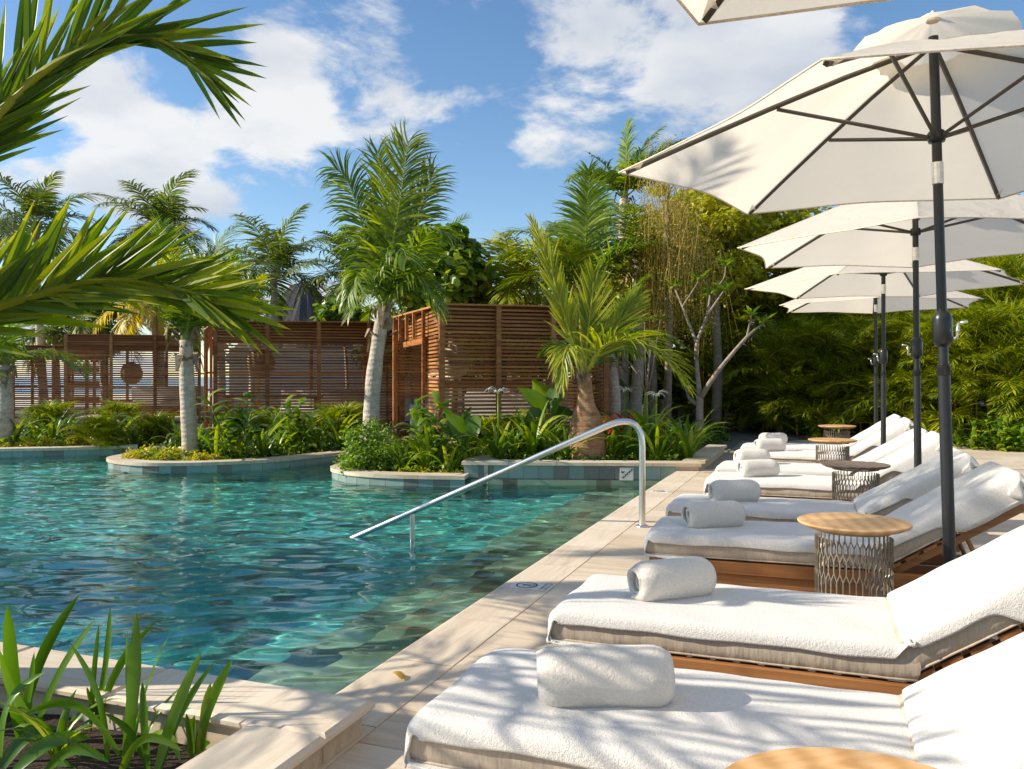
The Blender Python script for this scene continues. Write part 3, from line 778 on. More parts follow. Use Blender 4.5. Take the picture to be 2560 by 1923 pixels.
def build_lounger(D, label, loc, rz):
    t = thing('sun_lounger', label, 'sun lounger', loc, rz, 'white sun loungers lined up along the pool')
    for k, ms in D.items():
        for m in ms:
            if k == 'mattress':
                o = m[0].obj('mattress', M_MATT, t, angle=60); m[1].obj('piping', M_MATT, o, smooth=True)
            elif k == 'terry_cover':
                o = m.obj(k, M_TERRY, t, smooth=True)
                sub = o.modifiers.new('sub','SUBSURF'); sub.levels = 1; sub.render_levels = 2
                so_ = o.modifiers.new('thick','SOLIDIFY'); so_.thickness = 0.011; so_.offset = 1.0
                tx = bpy.data.textures.get('terry_lumps') or bpy.data.textures.new('terry_lumps','CLOUDS'); tx.noise_scale = 0.22
                dm = o.modifiers.new('lumps','DISPLACE'); dm.texture = tx; dm.strength = 0.004; dm.texture_coords = 'GLOBAL'
            else: m.obj(k, LM[k], t)
    return t
LOUNGERS = []
LPOS = [  # near edge y, foot x, turn (deg), back angle (deg)
    (1.905,-1.005, 0.0,33), (2.985,-0.965, 0.0,33), (4.62,-0.925, 2.0,32), (5.68,-0.99, 1.0,31),
    (7.24,-0.93, 0.5,33), (8.30,-0.96, 0.0,31), (9.85,-0.93, 0.0,33), (10.92,-0.95, 0.5,32)]
LLAB = ['nearest white sun lounger, its foot end reaching the bottom edge of the picture',
        'second white sun lounger from the front, striped by palm shadows', 'white sun lounger on a teak frame behind the nearest lattice drum table',
        'white sun lounger fourth from the front, in soft shade', 'sunlit white sun lounger behind the taupe-topped drum table', 'white sun lounger sixth from the front of the row',
        'white sun lounger seventh from the front, just past the third drum table', 'farthest white sun lounger of the poolside row']
for i,((y,x,rz,an),lb) in enumerate(zip(LPOS,LLAB)):
    LOUNGERS.append(build_lounger(make_lounger_meshes(31+i, radians(an)), lb, (x,y,0), radians(rz)))

# ------------------------------------------------------------------ rolled towels
def towel_mesh(seed, L_=0.335, R=0.078):
    rr = random.Random(seed); m = MB(); turns = 3.3; nu = 110; nv = 18; V = []
    for i in range(nu+1):
        q = i/nu; ang = q*turns*2*pi + pi*0.95; r = 0.012+(R-0.012)*q**0.92
        for j in range(nv+1):
            p = j/nv*2-1; e = max(0,abs(p)-0.70)/0.30
            rr_ = r*(1-0.36*e**2.2*(q**1.5)) ; tele = 0.012*sin(ang*0.5+seed)+0.010*(1-q)
            x = p*(L_/2 - 0.012*(1-q)) + (tele if p < 0 else 0)*abs(p)
            wob = 1+0.020*sin(ang*2+seed)+0.012*sin(3*p*2+ang+seed)
            z = rr_*sin(ang)*wob*0.97; y = rr_*cos(ang)*wob*1.03
            if z < -R*0.80: z = -R*0.80-(0.003*abs(z+R*0.8)/R)
            V.append((x,y,z+R*0.80))
    Fc = [(i*(nv+1)+j,i*(nv+1)+j+1,(i+1)*(nv+1)+j+1,(i+1)*(nv+1)+j) for i in range(nu) for j in range(nv)]
    # loose flap end tucked below
    fl = [(-L_*0.40,-0.02,0.004),(L_*0.36,-0.02,0.004),(L_*0.34,-0.062,0.006),(-L_*0.38,-0.066,0.006)]
    m.add(V,Fc); m.add([(a,b,c+0.004) for a,b,c in fl],[(0,1,2,3)])
    return m
TOWELS = []
TPOS = [(1503,1757,20),(1661,1508,40),(1784,1312,34),(1830,1255,27),(1893,1193,31),(1880,1156,24),(1921,1131,30),(1929,1113,22)]
TLAB = ['large rolled white towel on the nearest lounger','rolled white towel set at an angle on the second lounger','rolled towel on the teak-framed lounger, beside the handrail foot',
        'rolled towel on the fourth lounger, just behind the one by the handrail','sunlit rolled towel on the fifth lounger','rolled towel on the sixth lounger, half hidden by the fifth one',
        'rolled towel on the seventh lounger by the grey path','farthest rolled towel, on the last lounger']
for i,((px,py,rz),lb) in enumerate(zip(TPOS,TLAB)):
    c = gp(px,py,0.375); yy = LPOS[i][0]+LW/2+0.0
    c.y = yy + (0.02 if i else -0.03)
    o = towel_mesh(i*3+1, 0.335+(0.01 if i == 0 else 0), 0.080).obj('rolled_towel', M_TOWEL, None, smooth=True)
    o.location = (c.x, c.y, 0.372); o.rotation_euler = (0,0,radians(rz))
    sm = o.modifiers.new('thick','SOLIDIFY'); sm.thickness = 0.013; sm.offset = -1
    tx = bpy.data.textures['terry_lumps']; dm = o.modifiers.new('lumps','DISPLACE'); dm.texture = tx; dm.strength = 0.005; dm.texture_coords = 'GLOBAL'
    tag(o, lb, 'towel', 'rolled towels on the loungers'); TOWELS.append(o)

# ------------------------------------------------------------------ drum tables
def lattice_mesh(R=0.160, h=0.545, n=38, rows=6):
    m = MB(); rh = h/rows; vl = rh*0.64; dg = rh-vl; dep = 0.009; th = 0.0021
    def pt(a,r,z): return Vector((r*cos(a), r*sin(a), z))
    def strip(a0,z0,a1,z1):
        p0,p1 = pt(a0,R,z0),pt(a1,R,z1); d = (p1-p0).normalized(); nr = (p0+p1); nr.z = 0; nr.normalize(); s = d.cross(nr).normalized()*th; o = nr*dep
        vs = [p0-s,p0+s,p0+s+o,p0-s+o,p1-s,p1+s,p1+s+o,p1-s+o]; m.add(vs,[(0,1,5,4),(1,2,6,5),(2,3,7,6),(3,0,4,7)])
    da = 2*pi/n
    for r in range(rows):
        o = 0 if r % 2 == 0 else da/2
        for k in range(n):
            a = k*da+o; z0 = r*rh
            strip(a,z0,a,z0+vl)
            if r < rows-1: strip(a,z0+vl,a-da/2,z0+rh); strip(a,z0+vl,a+da/2,z0+rh)
    me = m.mesh('lattice_drum'); me.materials.append(M_LATT); return me
LATT = lattice_mesh()
def table(label, loc, mat=M_TABLE, rz=0.0, s=1.0):
    t = thing('drum_table', label, 'side table', loc, rz, 'round side tables on lattice drums')
    R = 0.246
    o = MB().lathe([(0.17,0.553),(R-0.03,0.558),(R-0.006,0.569),(R,0.576),(R,0.580),(R-0.003,0.5835)],64).obj('table_top', mat, t, angle=30)
    link('lattice_drum', LATT, t)
    for z in (0.004,0.546): MB().tube([(0.1645*cos(2*pi*k/48),0.1645*sin(2*pi*k/48),z) for k in range(48)], 0.006, 6, closed=True).obj('hoop', M_LATT, t, smooth=True)
    return t
table('wooden round table top in the bottom right corner, close to the camera', (0.075,1.345,0), rz=0.7)
table('pale wooden round table on a lattice drum between the second and third loungers', (0.145,4.10,0), rz=0.2)
table('drum table with a taupe top beside the fifth lounger', (0.255,6.80,0), M_TABLE_D, rz=0.5)
table('drum table with a wooden top beyond the sixth lounger', (0.125,9.38,0), rz=1.0)
table('farthest wooden drum table, past the last lounger', (0.215,12.05,0), rz=1.4)

# ------------------------------------------------------------------ parasols
def parasol(label, loc, phi0, lean=(0,0), R=1.42, rim=2.28, apex=2.76, crank=2.2):
    t = thing('parasol', label, 'umbrella', loc, 0, 'cream parasols between the loungers'); t.rotation_euler = (lean[0],lean[1],0)
    up = 0.021
    MB().tube([(0,0,1.30),(0,0,apex+0.02)],up,16).obj('upper_pole', M_BLACK, t, angle=50)
    MB().tube([(0,0,0.03),(0,0,1.30)],0.0262,16).obj('lower_pole', M_BLACK, t, angle=50)
    MB().lathe([(0.0262,1.255),(0.0285,1.258),(0.0285,1.305),(0.021,1.308)],20).obj('sleeve', M_BLACKG, t, angle=40)
    MB().lathe([(0.021,1.385),(0.030,1.39),(0.0395,1.408),(0.0415,1.418),(0.0415,1.508),(0.0395,1.518),(0.030,1.538),(0.021,1.546)],24).obj('crank_housing', M_BLACKG, t, angle=35)
    cr = MB(); a = crank; d = Vector((cos(a),sin(a),0))
    cr.tube([d*0.038+Vector((0,0,1.42)), d*0.060+Vector((0,0,1.42))],0.006,8); cr.tube([d*0.058+Vector((0,0,1.415)), d*0.066+Vector((0,0,1.485))],0.0065,8); cr.tube([d*0.066+Vector((0,0,1.485)), d*0.105+Vector((0,0,1.49))],0.0065,8)
    cr.obj('crank_handle', M_ALU, t, smooth=True)
    MB().lathe([(0.0215,2.115),(0.0245,2.118),(0.0245,2.212),(0.0215,2.215)],20).obj('tilt_collar', M_ALU, t, angle=40)
    hb = MB().lathe([(0.022,2.300),(0.034,2.304),(0.038,2.318),(0.038,2.345),(0.030,2.356),(0.022,2.358)],20); 
    hb.obj('hub', M_BLACKG, t, angle=40)
    n = 6; rise = apex-rim
    def rib(s, k):                    # s 0..1 along the rib
        a = phi0 + k*2*pi/n; r = 0.03+(R-0.03)*s
        return Vector((r*cos(a), r*sin(a), apex-0.01 - rise*(s**1.10)))
    for k in range(n):
        pts = [rib(s,k)-Vector((0,0,0.014)) for s in (0,0.25,0.5,0.75,0.975)]
        m = MB(); m.tube(pts,0.0120,4); m.obj('rib', M_RIB, t)
        j = rib(0.47,k)-Vector((0,0,0.028)); a = phi0+k*2*pi/n
        m = MB(); tang = Vector((-sin(a),cos(a),0))*0.006
        for sgn in (1,): m.tube([Vector((0.030*cos(a),0.030*sin(a),2.328)), j],0.0092,4)
        m.obj('strut', M_RIB, t)
    ns, nt_ = 14, 14
    for k in range(n):
        V = []; s0 = 0.10
        for i in range(ns+1):
            s = s0+(1-s0)*i/ns
            for j in range(nt_+1):
                q = j/nt_; w = sin(pi*q)
                sc = s*(1-0.055*w*s)                      # scalloped hem
                p = rib(sc,k)*(1-q)+rib(sc,k+1)*q
                p.z -= 0.035*w*s*(1-0.45*s) + 0.004*sin(9*q+5*s+k)*w
                p.z += 0.004
                V.append(p)
        Fc = [(i*(nt_+1)+j,(i+1)*(nt_+1)+j,(i+1)*(nt_+1)+j+1,i*(nt_+1)+j+1) for i in range(ns) for j in range(nt_)]
        o = MB().add(V,Fc).obj('canopy_panel', M_CANOPY, t, smooth=True)
        hm = MB(); hm.tube([V[ns*(nt_+1)+j]+Vector((0,0,-0.002)) for j in range(nt_+1)],0.0045,5); hm.obj('hem', M_HEM, o, smooth=True)
        pk = MB(); tip = rib(0.99,k); pk.add([tip+Vector((0,0,.002)), rib(.93,k)+(rib(.93,k+1)-rib(.93,k)).normalized()*.05, rib(.93,k)-Vector((0,0,.03)), rib(.93,k)+(rib(.93,k-1)-rib(.93,k)).normalized()*.05],[(0,1,2),(0,2,3)])
        pk.obj('rib_pocket', M_CANOPY, t)
    V = []; nr_, na = 6, 36
    for i in range(nr_+1):
        s = i/nr_
        for j in range(na):
            a = phi0+2*pi*j/na; lob = abs(cos((a-phi0)*n/2)); r = 0.02+0.33*s*(1-0.08*(1-lob)*s)
            z = apex+0.10-0.115*s**1.2+0.022*s*(1-lob)+0.010*s*sin(j*2.3)
            V.append((r*cos(a),r*sin(a),z))
    MB().add(V,[(i*na+j,(i+1)*na+j,(i+1)*na+(j+1)%na,i*na+(j+1)%na) for i in range(nr_) for j in range(na)]).obj('vent_cap', M_CANOPY, t, smooth=True)
    MB().lathe([(0.028,apex+0.088),(0.026,apex+0.104),(0.014,apex+0.110),(0.010,apex+0.130),(0.003,apex+0.138)],16).obj('finial', M_HEM, t, angle=40)
    MB().lathe([(0.24,0.002),(0.245,0.010),(0.245,0.045),(0.23,0.055),(0.05,0.062),(0.034,0.075),(0.034,0.22),(0.027,0.222)],32).obj('base', M_BLACK, t, angle=35)
    return t
LEAN = (0.0, radians(-1.2))
parasol('cream parasol overhead whose hem corner just enters the top of the picture', (0.62,1.36,0), radians(12))
parasol('largest cream parasol in view, its pole beside the nearest drum table', (0.555,4.12,0), radians(10), (0.0,radians(-1.6)), crank=-0.5)
parasol('second cream parasol, its pole beside the taupe-topped table', (0.69,6.80,0), radians(25), (0.01,radians(-0.6)), R=1.36, rim=2.22, apex=2.72, crank=3.4)
parasol('third cream parasol with its pole rising behind the sixth lounger', (0.62,9.38,0), radians(10), R=1.40, rim=2.20, apex=2.66, crank=3.5)
parasol('farthest cream parasol, mostly hidden behind the third one', (0.70,12.0,0), radians(28), R=1.36, rim=2.20, apex=2.66, crank=3.5)

# ------------------------------------------------------------------ slatted cabanas
GZ = -0.12
def cabana(label, c, u, lu, v, lv, top=2.5, posts_u=(0,0.5,1), door=True, far=False, skip=(), back_open=0.0, solid=0.0):
    """c: near corner; u along the face towards the camera (length lu); v along the side face running away (length lv)"""
    t = thing('slatted_cabana', label, 'cabana', (c.x,c.y,GZ)); u = u.normalized(); v = v.normalized(); H = top-GZ
    sp = 0.066
    nrm_u = -v; nrm_v = -u
    def frame(d, n, org):  # matrix: x along d, y along outward n, z up, at org
        return Matrix(((d.x,n.x,0,org.x),(d.y,n.y,0,org.y),(0,0,1,0),(0,0,0,1)))
    cache = {}
    def slat(M, x0, L_, z, y0=-0.032, hh=0.040):
        key = (round(L_,3),hh)
        if key not in cache:
            me = MB().box(0,L_,0,0.026,0,hh,bev=0.003).mesh('slat'); me.materials.append(M_CABWOOD); cache[key] = me
        o = link('slat', cache[key], t); o.matrix_local = M @ Matrix.Translation((x0, y0+RND.uniform(-.0015,.0015), z))
    def post(M, x, z0, z1, w=0.085, y0=-0.045, y1=0.012):
        m = MB().box(0,w,0,y1-y0,0,z1-z0,bev=0.004); o = m.obj('post', M_CABWOOD, t); o.matrix_local = M @ Matrix.Translation((x,y0,z0))
    def beam(M, x0, x1, z0, z1, y0=-0.10, y1=-0.036):
        m = MB().box(0,x1-x0,0,y1-y0,0,z1-z0,bev=0.004); o = m.obj('beam', M_CABWOOD, t); o.matrix_local = M @ Matrix.Translation((x0,y0,z0))
    def face(M, L_, posts, z0=0.25, z1=H-0.06, dense=0.42, step=sp):
        z = z1 - 0.05
        while z > z0: slat(M, 0.03, L_-0.06, z); z -= step
        for p in posts: post(M, p*(L_-0.085), 0.0, H-0.03)
        beam(M, 0.02, L_-0.02, H-0.46, H-0.04, -0.20, -0.15)
    o3 = Vector((0,0,0))
    Mu = frame(u, nrm_u, o3)
    face(Mu, lu, posts_u)
    # side face
    Mv = frame(v, nrm_v, o3)
    if 'side' not in skip:
        if door:
            wz = H-0.56; pw = 0.34*lv
            z = H-0.11
            while z > 0.25:
                slat(Mv, 0.03, (lv-0.06) if z > wz else pw-0.03, z); z -= sp
            for p in (0.0,): post(Mv, 0.0, 0, H-0.03)
            post(Mv, pw-0.06, 0, H-0.03, 0.07); post(Mv, lv-0.085, 0, H-0.03, 0.10)
            for p in (0.52,0.68,0.84): post(Mv, lv*p, wz+0.03, H-0.03, 0.055)
            beam(Mv, pw, lv-0.02, wz-0.09, wz+0.02, -0.10, 0.004); beam(Mv, 0.02, lv-0.02, H-0.20, H-0.04)
        else: face(Mv, lv, (0,1))
    # back and far side, seen through the gaps
    Mb = frame(u, v, v*lv)
    if 'back' not in skip:
        z = H-0.11
        while z > 0.9: slat(Mb, 0.03, lu-0.06, z); z -= sp*1.0
        for p in (0,0.33,0.66,1): post(Mb, p*(lu-0.085), 0, H-0.03)
    else:
        for p in (0,0.33,0.66,1): post(Mb, p*(lu-0.085), 0, H-0.03)
        for z in (0.55,1.0,1.45): beam(Mb, 0.03, lu-0.03, z, z+0.05, -0.03, 0.0)
    Mo = frame(v, u, u*lu)
    if 'other' not in skip:
        z = H-0.11
        while z > 0.25: slat(Mo, 0.03, lv-0.06, z); z -= sp*1.0
        for p in (0,0.4,1): post(Mo, p*(lv-0.085), 0, H-0.03)
    # roof: boards on joists, thin dark edge
    poly = [o3 + u*0.004, u*(lu-0.004), u*(lu-0.004)+v*(lv-0.004), v*(lv-0.004)]
    MB().prism([(p.x,p.y) for p in poly], H-0.03, H).obj('roof', M_CABWOOD, t)
    poly = [u*0.15+v*.15, u*(lu-0.15)+v*.15, u*(lu-0.15)+v*(lv-0.15), u*.15+v*(lv-0.15)]
    MB().prism([(p.x,p.y) for p in poly], 0.02, 0.14).obj('platform', M_TILE, t)
    return t
def camv(lat,t): return Vector((-ST*t+CT*lat, CT*t+ST*lat, 0))
c3 = P(-1.22,13.95,0)
CAB3 = cabana('nearest slatted wooden cabana with a doorway on its sunlit left side', c3, camv(2.02,0.42), 3.0, camv(-1.31,3.2), 3.3, 2.50, (0,0.335,0.67,1))
c2 = P(-6.62,18.2,0)
CAB2 = cabana('middle slatted wooden cabana, wide front with three bays', c2, camv(3.42,0.28), 4.2, camv(-1.54,3.5), 3.6, 2.50, (0,0.275,0.55,0.82,1), skip=('back',))
c1 = P(-13.05,23.9,0)
CAB1 = cabana('left slatted wooden cabana behind the white-trunked palm', c1, camv(3.7,0.9), 3.75, camv(-0.9,3.0), 3.0, 2.50, (0,0.33,0.66,1), skip=('back','other'))
c0 = P(-17.8,27.0,0)
CAB0 = cabana('lowest slatted wooden cabana at the far left edge', c0, camv(3.9,0.3), 3.95, camv(-0.8,2.6), 2.4, 2.30, (0,0.33,0.66,1), door=False, skip=('other','back'))
# inside the cabanas
def lamp(label, loc, r=0.30):
    t = thing('pendant_lamp', label, 'lamp', loc, 0, 'woven lamps in the cabanas')
    m = MB().lathe([(0.05,r*1.05),(r*0.75,r*0.8),(r,0.15*r),(r*0.95,-r*0.4),(r*0.6,-r*0.9),(r*0.3,-r)],24,cap=False).obj('shade', M_LAMP, t, smooth=True)
    MB().tube([(0,0,r),(0,0,2.45-loc[2])],0.008,6).obj('cord', M_BLACK, t)
lamp('woven pendant lamp inside the nearest cabana', tuple(P(-1.05,15.3,1.55)), 0.30)
lamp('woven pendant lamp inside the middle cabana', tuple(P(-5.95,19.4,1.55)), 0.34)
lamp('woven pendant lamp inside the left cabana', tuple(P(-11.6,25.0,1.35)), 0.32)
def daybed(label, loc, rz, w=1.9, d=0.85, back=True):
    t = thing('daybed', label, 'daybed', loc, rz, 'daybeds inside the cabanas')
    MB().box(-w/2,w/2,-d/2,d/2,0.0,0.26,bev=0.01).obj('base', M_CABWOOD, t)
    MB().box(-w/2+.03,w/2-.03,-d/2+.03,d/2-.03,0.262,0.44,bev=0.03).obj('seat_cushion', M_TERRY, t, angle=50)
    if back:
        for k in range(3):
            x = -w/2+0.05+k*(w-0.1)/3
            MB().box(x,x+(w-0.1)/3-0.03,d/2-0.22,d/2-0.05,0.445,0.92,bev=0.04).obj('back_cushion', M_TERRY, t, angle=50)
a3 = TH
daybed('white cushioned daybed seen through the nearest cabana slats', tuple(P(0.1,16.2,0.02)), a3, 2.2)
daybed('white cushioned daybed inside the middle cabana', tuple(P(-4.6,20.2,0.02)), a3, 2.4)
daybed('white cushioned daybed inside the left cabana', tuple(P(-11.0,26.0,0.02)), a3, 2.4)
def counter(label, loc, rz, w):
    t = thing('wooden_counter', label, 'counter', loc, rz)
    MB().box(-w/2,w/2,-0.25,0.25,0.76,0.82,bev=0.006).obj('counter_top', M_TEAK, t)
    for x in (-w/2+0.06,w/2-0.12): MB().box(x,x+0.06,-0.2,0.2,0,0.758).obj('leg', M_TEAK, t)
counter('orange wooden counter behind the middle cabana slats', tuple(P(-5.5,18.9,0.02)), a3, 2.2)
# plaster walls in the garden
def wall(label, a, b, h, th=0.18):
    d = (b-a); L_ = d.length
    o = MB().box(0,L_,-th/2,th/2,GZ-0.2,h,bev=0.01).obj('garden_wall', M_WHITE); o.location = (a.x,a.y,0); o.rotation_euler = (0,0,atan2(d.y,d.x)); tag(o,label,'wall'); return o
wall('low white plaster wall behind the areca palms on the right', P(4.2,22.6,0), P(14.5,21.0,0), 0.80)
wall('white plaster wall seen through the middle cabana', P(-8.6,25.0,0), P(-2.6,25.4,0), 2.1)
wall('small pale wall inside the doorway of the nearest cabana', P(-2.3,18.6,0), P(-1.2,18.6,0), 0.62)
# grey path at the end of the deck
m = MB(); pth = [gp(1905,1112,0),gp(2330,1128,0),gp(2200,1112,0),gp(1985,1098,0),gp(1850,1090,0),gp(1790,1078,0),gp(1700,1070,0),gp(1690,1076,0),gp(1770,1090,0),gp(1800,1110,0)]
m.prism([(-1.46,14.25),(-1.46,16.78),(4.2,16.78),(2.4,18.2),(0.0,19.0),(-1.4,20.6),(-3.2,22.5),(-4.0,22.5),(-3.0,20.0),(-2.3,17.0),(-2.0,14.6)], -0.2, -0.012)
o = m.obj('path', M_PATH); tag(o, kind='structure')
def bollard():
    c = gp(1815,1095,0)
    t = thing('path_light', 'slim black path light at the edge of the grey path', 'path light', (c.x,c.y,-0.1))
    MB().box(-0.02,0.02,-0.02,0.02,0,0.56,bev=0.003).obj('post', M_BLACK, t); MB().box(-0.02,0.13,-0.025,0.025,0.561,0.60,bev=0.003).obj('head', M_BLACK, t)
bollard()
# palapa
def palapa():
    c = P((757-1280)/F*42,42,GZ)
    t = thing('thatched_hut', 'grey thatched palapa roof rising behind the middle cabana', 'hut', tuple(c))
    z = lambda py: CAMH+(HOR-py)/F*42-GZ
    m = MB(); n = 60; prof = [(3.9,z(905)),(2.9,z(850)),(2.0,z(800)),(1.15,z(748)),(0.62,z(718)),(0.42,z(712)),(0.05,z(709))]
    V = []
    for (r,zz) in prof:
        for k in range(n):
            q = 2*pi*k/n; rr = r*(1+0.02*sin(k*7.3)+RND.uniform(-.015,.015)); V.append((rr*cos(q)*1.0, rr*sin(q), zz+RND.uniform(-.05,.05)))
    m.add(V,[(i*n+k,i*n+(k+1)%n,(i+1)*n+(k+1)%n,(i+1)*n+k) for i in range(len(prof)-1) for k in range(n)]); m.obj('thatch_roof', M_THATCH, t)
    for k in range(6): q = pi/3*k; MB().tube([(3*cos(q),3*sin(q),0),(3*cos(q),3*sin(q),z(880))],0.12,8).obj('post', M_BARK, t)
palapa()

# beach and sea beyond the left cabanas
def far_ground():
    m = MB(); a = [P(-60,36,0),P(-9,36,0),P(-30,110,0),P(-180,110,0)]
    m.add([(v.x,v.y,-0.112) for v in a],[(0,1,2,3)]); tag(m.obj('beach',M_SAND),kind='structure')
    m = MB(); a = [P(-120,70,0),P(-22,70,0),P(-700,2400,0),P(-3600,2400,0)]
    m.add([(v.x,v.y,-0.104) for v in a],[(0,1,2,3)]); tag(m.obj('sea',M_SEA),kind='structure')
far_ground()
# ------------------------------------------------------------------ palms
def unit(a): return a/np.maximum(np.linalg.norm(a,axis=-1,keepdims=True),1e-9)
def frond_geom(m, R, rr, nl=50, lf=0.5, wf=0.03, al=(78,22), al2=None, beta=18, droop=0.25, wind=(0,0,0), up=None, segs=3, fold=False, s0=0.14, shape=None, tint=(0.2,0.8), tipdry=0.0, rad=0.018, jit=0.10, torn=0.0):
    """leaflets along a rachis polyline R; al/al2: leaflet angle from the rachis at base/tip for the + and - side"""
    R = np.asarray(R,float); al2 = al2 or al
    seg = np.linalg.norm(R[1:]-R[:-1],axis=1); cum = np.concatenate([[0],np.cumsum(seg)]); Lr = cum[-1]
    def at(s): return np.stack([np.interp(s*Lr,cum,R[:,i]) for i in range(3)],-1)
    for sd in (1,-1):
        a0,a1 = al if sd > 0 else al2
        s = np.linspace(s0,0.992,nl) + rr.uniform(-.3,.3,nl)/nl*(1-s0); s = np.clip(s,s0,0.995)
        if torn: s = s[rr.rand(nl) > torn]
        K = len(s)
        p = at(s); tg = unit(at(np.minimum(s+0.02,1))-at(np.maximum(s-0.02,0)))
        if up is None:
            ref = np.tile(np.array([0,0,1.0]),(K,1)); side0 = unit(np.cross(tg,ref)+1e-6); nr = unit(np.cross(side0,tg))
        else:
            nr = np.tile(np.asarray(up,float),(K,1)); side0 = unit(np.cross(tg,nr)); nr = unit(np.cross(side0,tg))
        a = np.radians(a0+(a1-a0)*s**0.9) + rr.normal(0,jit,K)
        b = np.radians(beta) + rr.normal(0,0.16,K)
        d = tg*np.cos(a)[:,None] + (side0*sd*np.cos(b)[:,None]+nr*np.sin(b)[:,None])*np.sin(a)[:,None]
        d = unit(d)
        sh = (np.interp(s,[0,0.15,0.35,0.7,1.0],[0.55,0.85,1.0,0.85,0.38]) if shape is None else np.interp(s,*shape))
        ln = lf*sh*rr.uniform(0.86,1.1,K); wd = wf*np.interp(s,[0,0.3,1],[0.8,1.0,0.6])*rr.uniform(0.8,1.15,K)
        tn = rr.uniform(tint[0],tint[1],K)
        wv = unit(np.cross(d,nr)); fn = unit(np.cross(wv,d))
        pos = p.copy(); rows = []
        dr = droop*rr.uniform(0.6,1.4,K)
        prof = {2:[0.55,1.0,0.0],3:[0.5,1.0,0.75,0.0],4:[0.5,0.95,1.0,0.7,0.0],5:[0.45,0.9,1.0,0.85,0.55,0.0]}[segs]
        dd = d.copy()
        for j in range(segs+1):
            w = (wd*prof[j]*0.5)[:,None]
            if fold: rows.append((pos-wv*w, pos-fn*w*0.55, pos+wv*w))
            else: rows.append((pos-wv*w, pos+wv*w))
            dd = unit(dd + np.array([0,0,-1.0])*(dr*(j+1)/segs)[:,None] + np.asarray(wind)*(j+1)/segs)
            pos = pos + dd*(ln/segs)[:,None]
        nc = len(rows[0]); V = np.stack([np.stack(r,1) for r in rows],1)   # K, segs+1, nc, 3
        o = len(m.v); m.v.extend(map(tuple,V.reshape(-1,3).tolist()))
        per = (segs+1)*nc
        for k in range(K):
            bse = o+k*per
            for j in range(segs):
                tt = float(tn[k]) if not (tipdry and j == segs-1) else min(1.0,float(tn[k])+tipdry)
                for c2 in range(nc-1):
                    a_ = bse+j*nc+c2; m.f.append((a_,a_+1,a_+nc+1,a_+nc)); m.t.append(tt)
    rads = [rad*(1-0.85*i/(len(R)-1)) for i in range(len(R))]
    m.tube([tuple(x) for x in R],rads,5,tint=0.9,cap=False)
def arc(base, az, L_, e0, e1, n=14, curl=0.0, p=1.3):
    pts = [np.array(base,float)]; 
    for i in range(n):
        s = (i+0.5)/n; e = radians(e0+(e1-e0)*s**p); a = az+curl*s
        pts.append(pts[-1]+np.array([cos(a)*cos(e),sin(a)*cos(e),sin(e)])*L_/n)
    return np.array(pts)
def trunk(t, pts, rads, mat, n=14, name='trunk'):
    V = crom3(pts,6); rr = np.interp(np.linspace(0,1,len(V)),np.linspace(0,1,len(rads)),rads)
    rr = [r*(1+0.035*sin(i*2.1)+RND.uniform(-.02,.02)) for i,r in enumerate(rr)]
    return MB().tube(V,list(rr),n).obj(name, mat, t, smooth=True)
def crom3(pts,n=8):
    p = [Vector(a) for a in pts]; p = [p[0]*2-p[1]]+p+[p[-1]*2-p[-2]]; out = []
    for i in range(1,len(p)-2):
        for k in range(n):
            t = k/n; a,b,c,d = p[i-1],p[i],p[i+1],p[i+2]
            out.append(0.5*((2*b)+(c-a)*t+(2*a-5*b+4*c-d)*t*t+(3*b-a-3*c+d)*t**3))
    out.append(p[-2]); return out
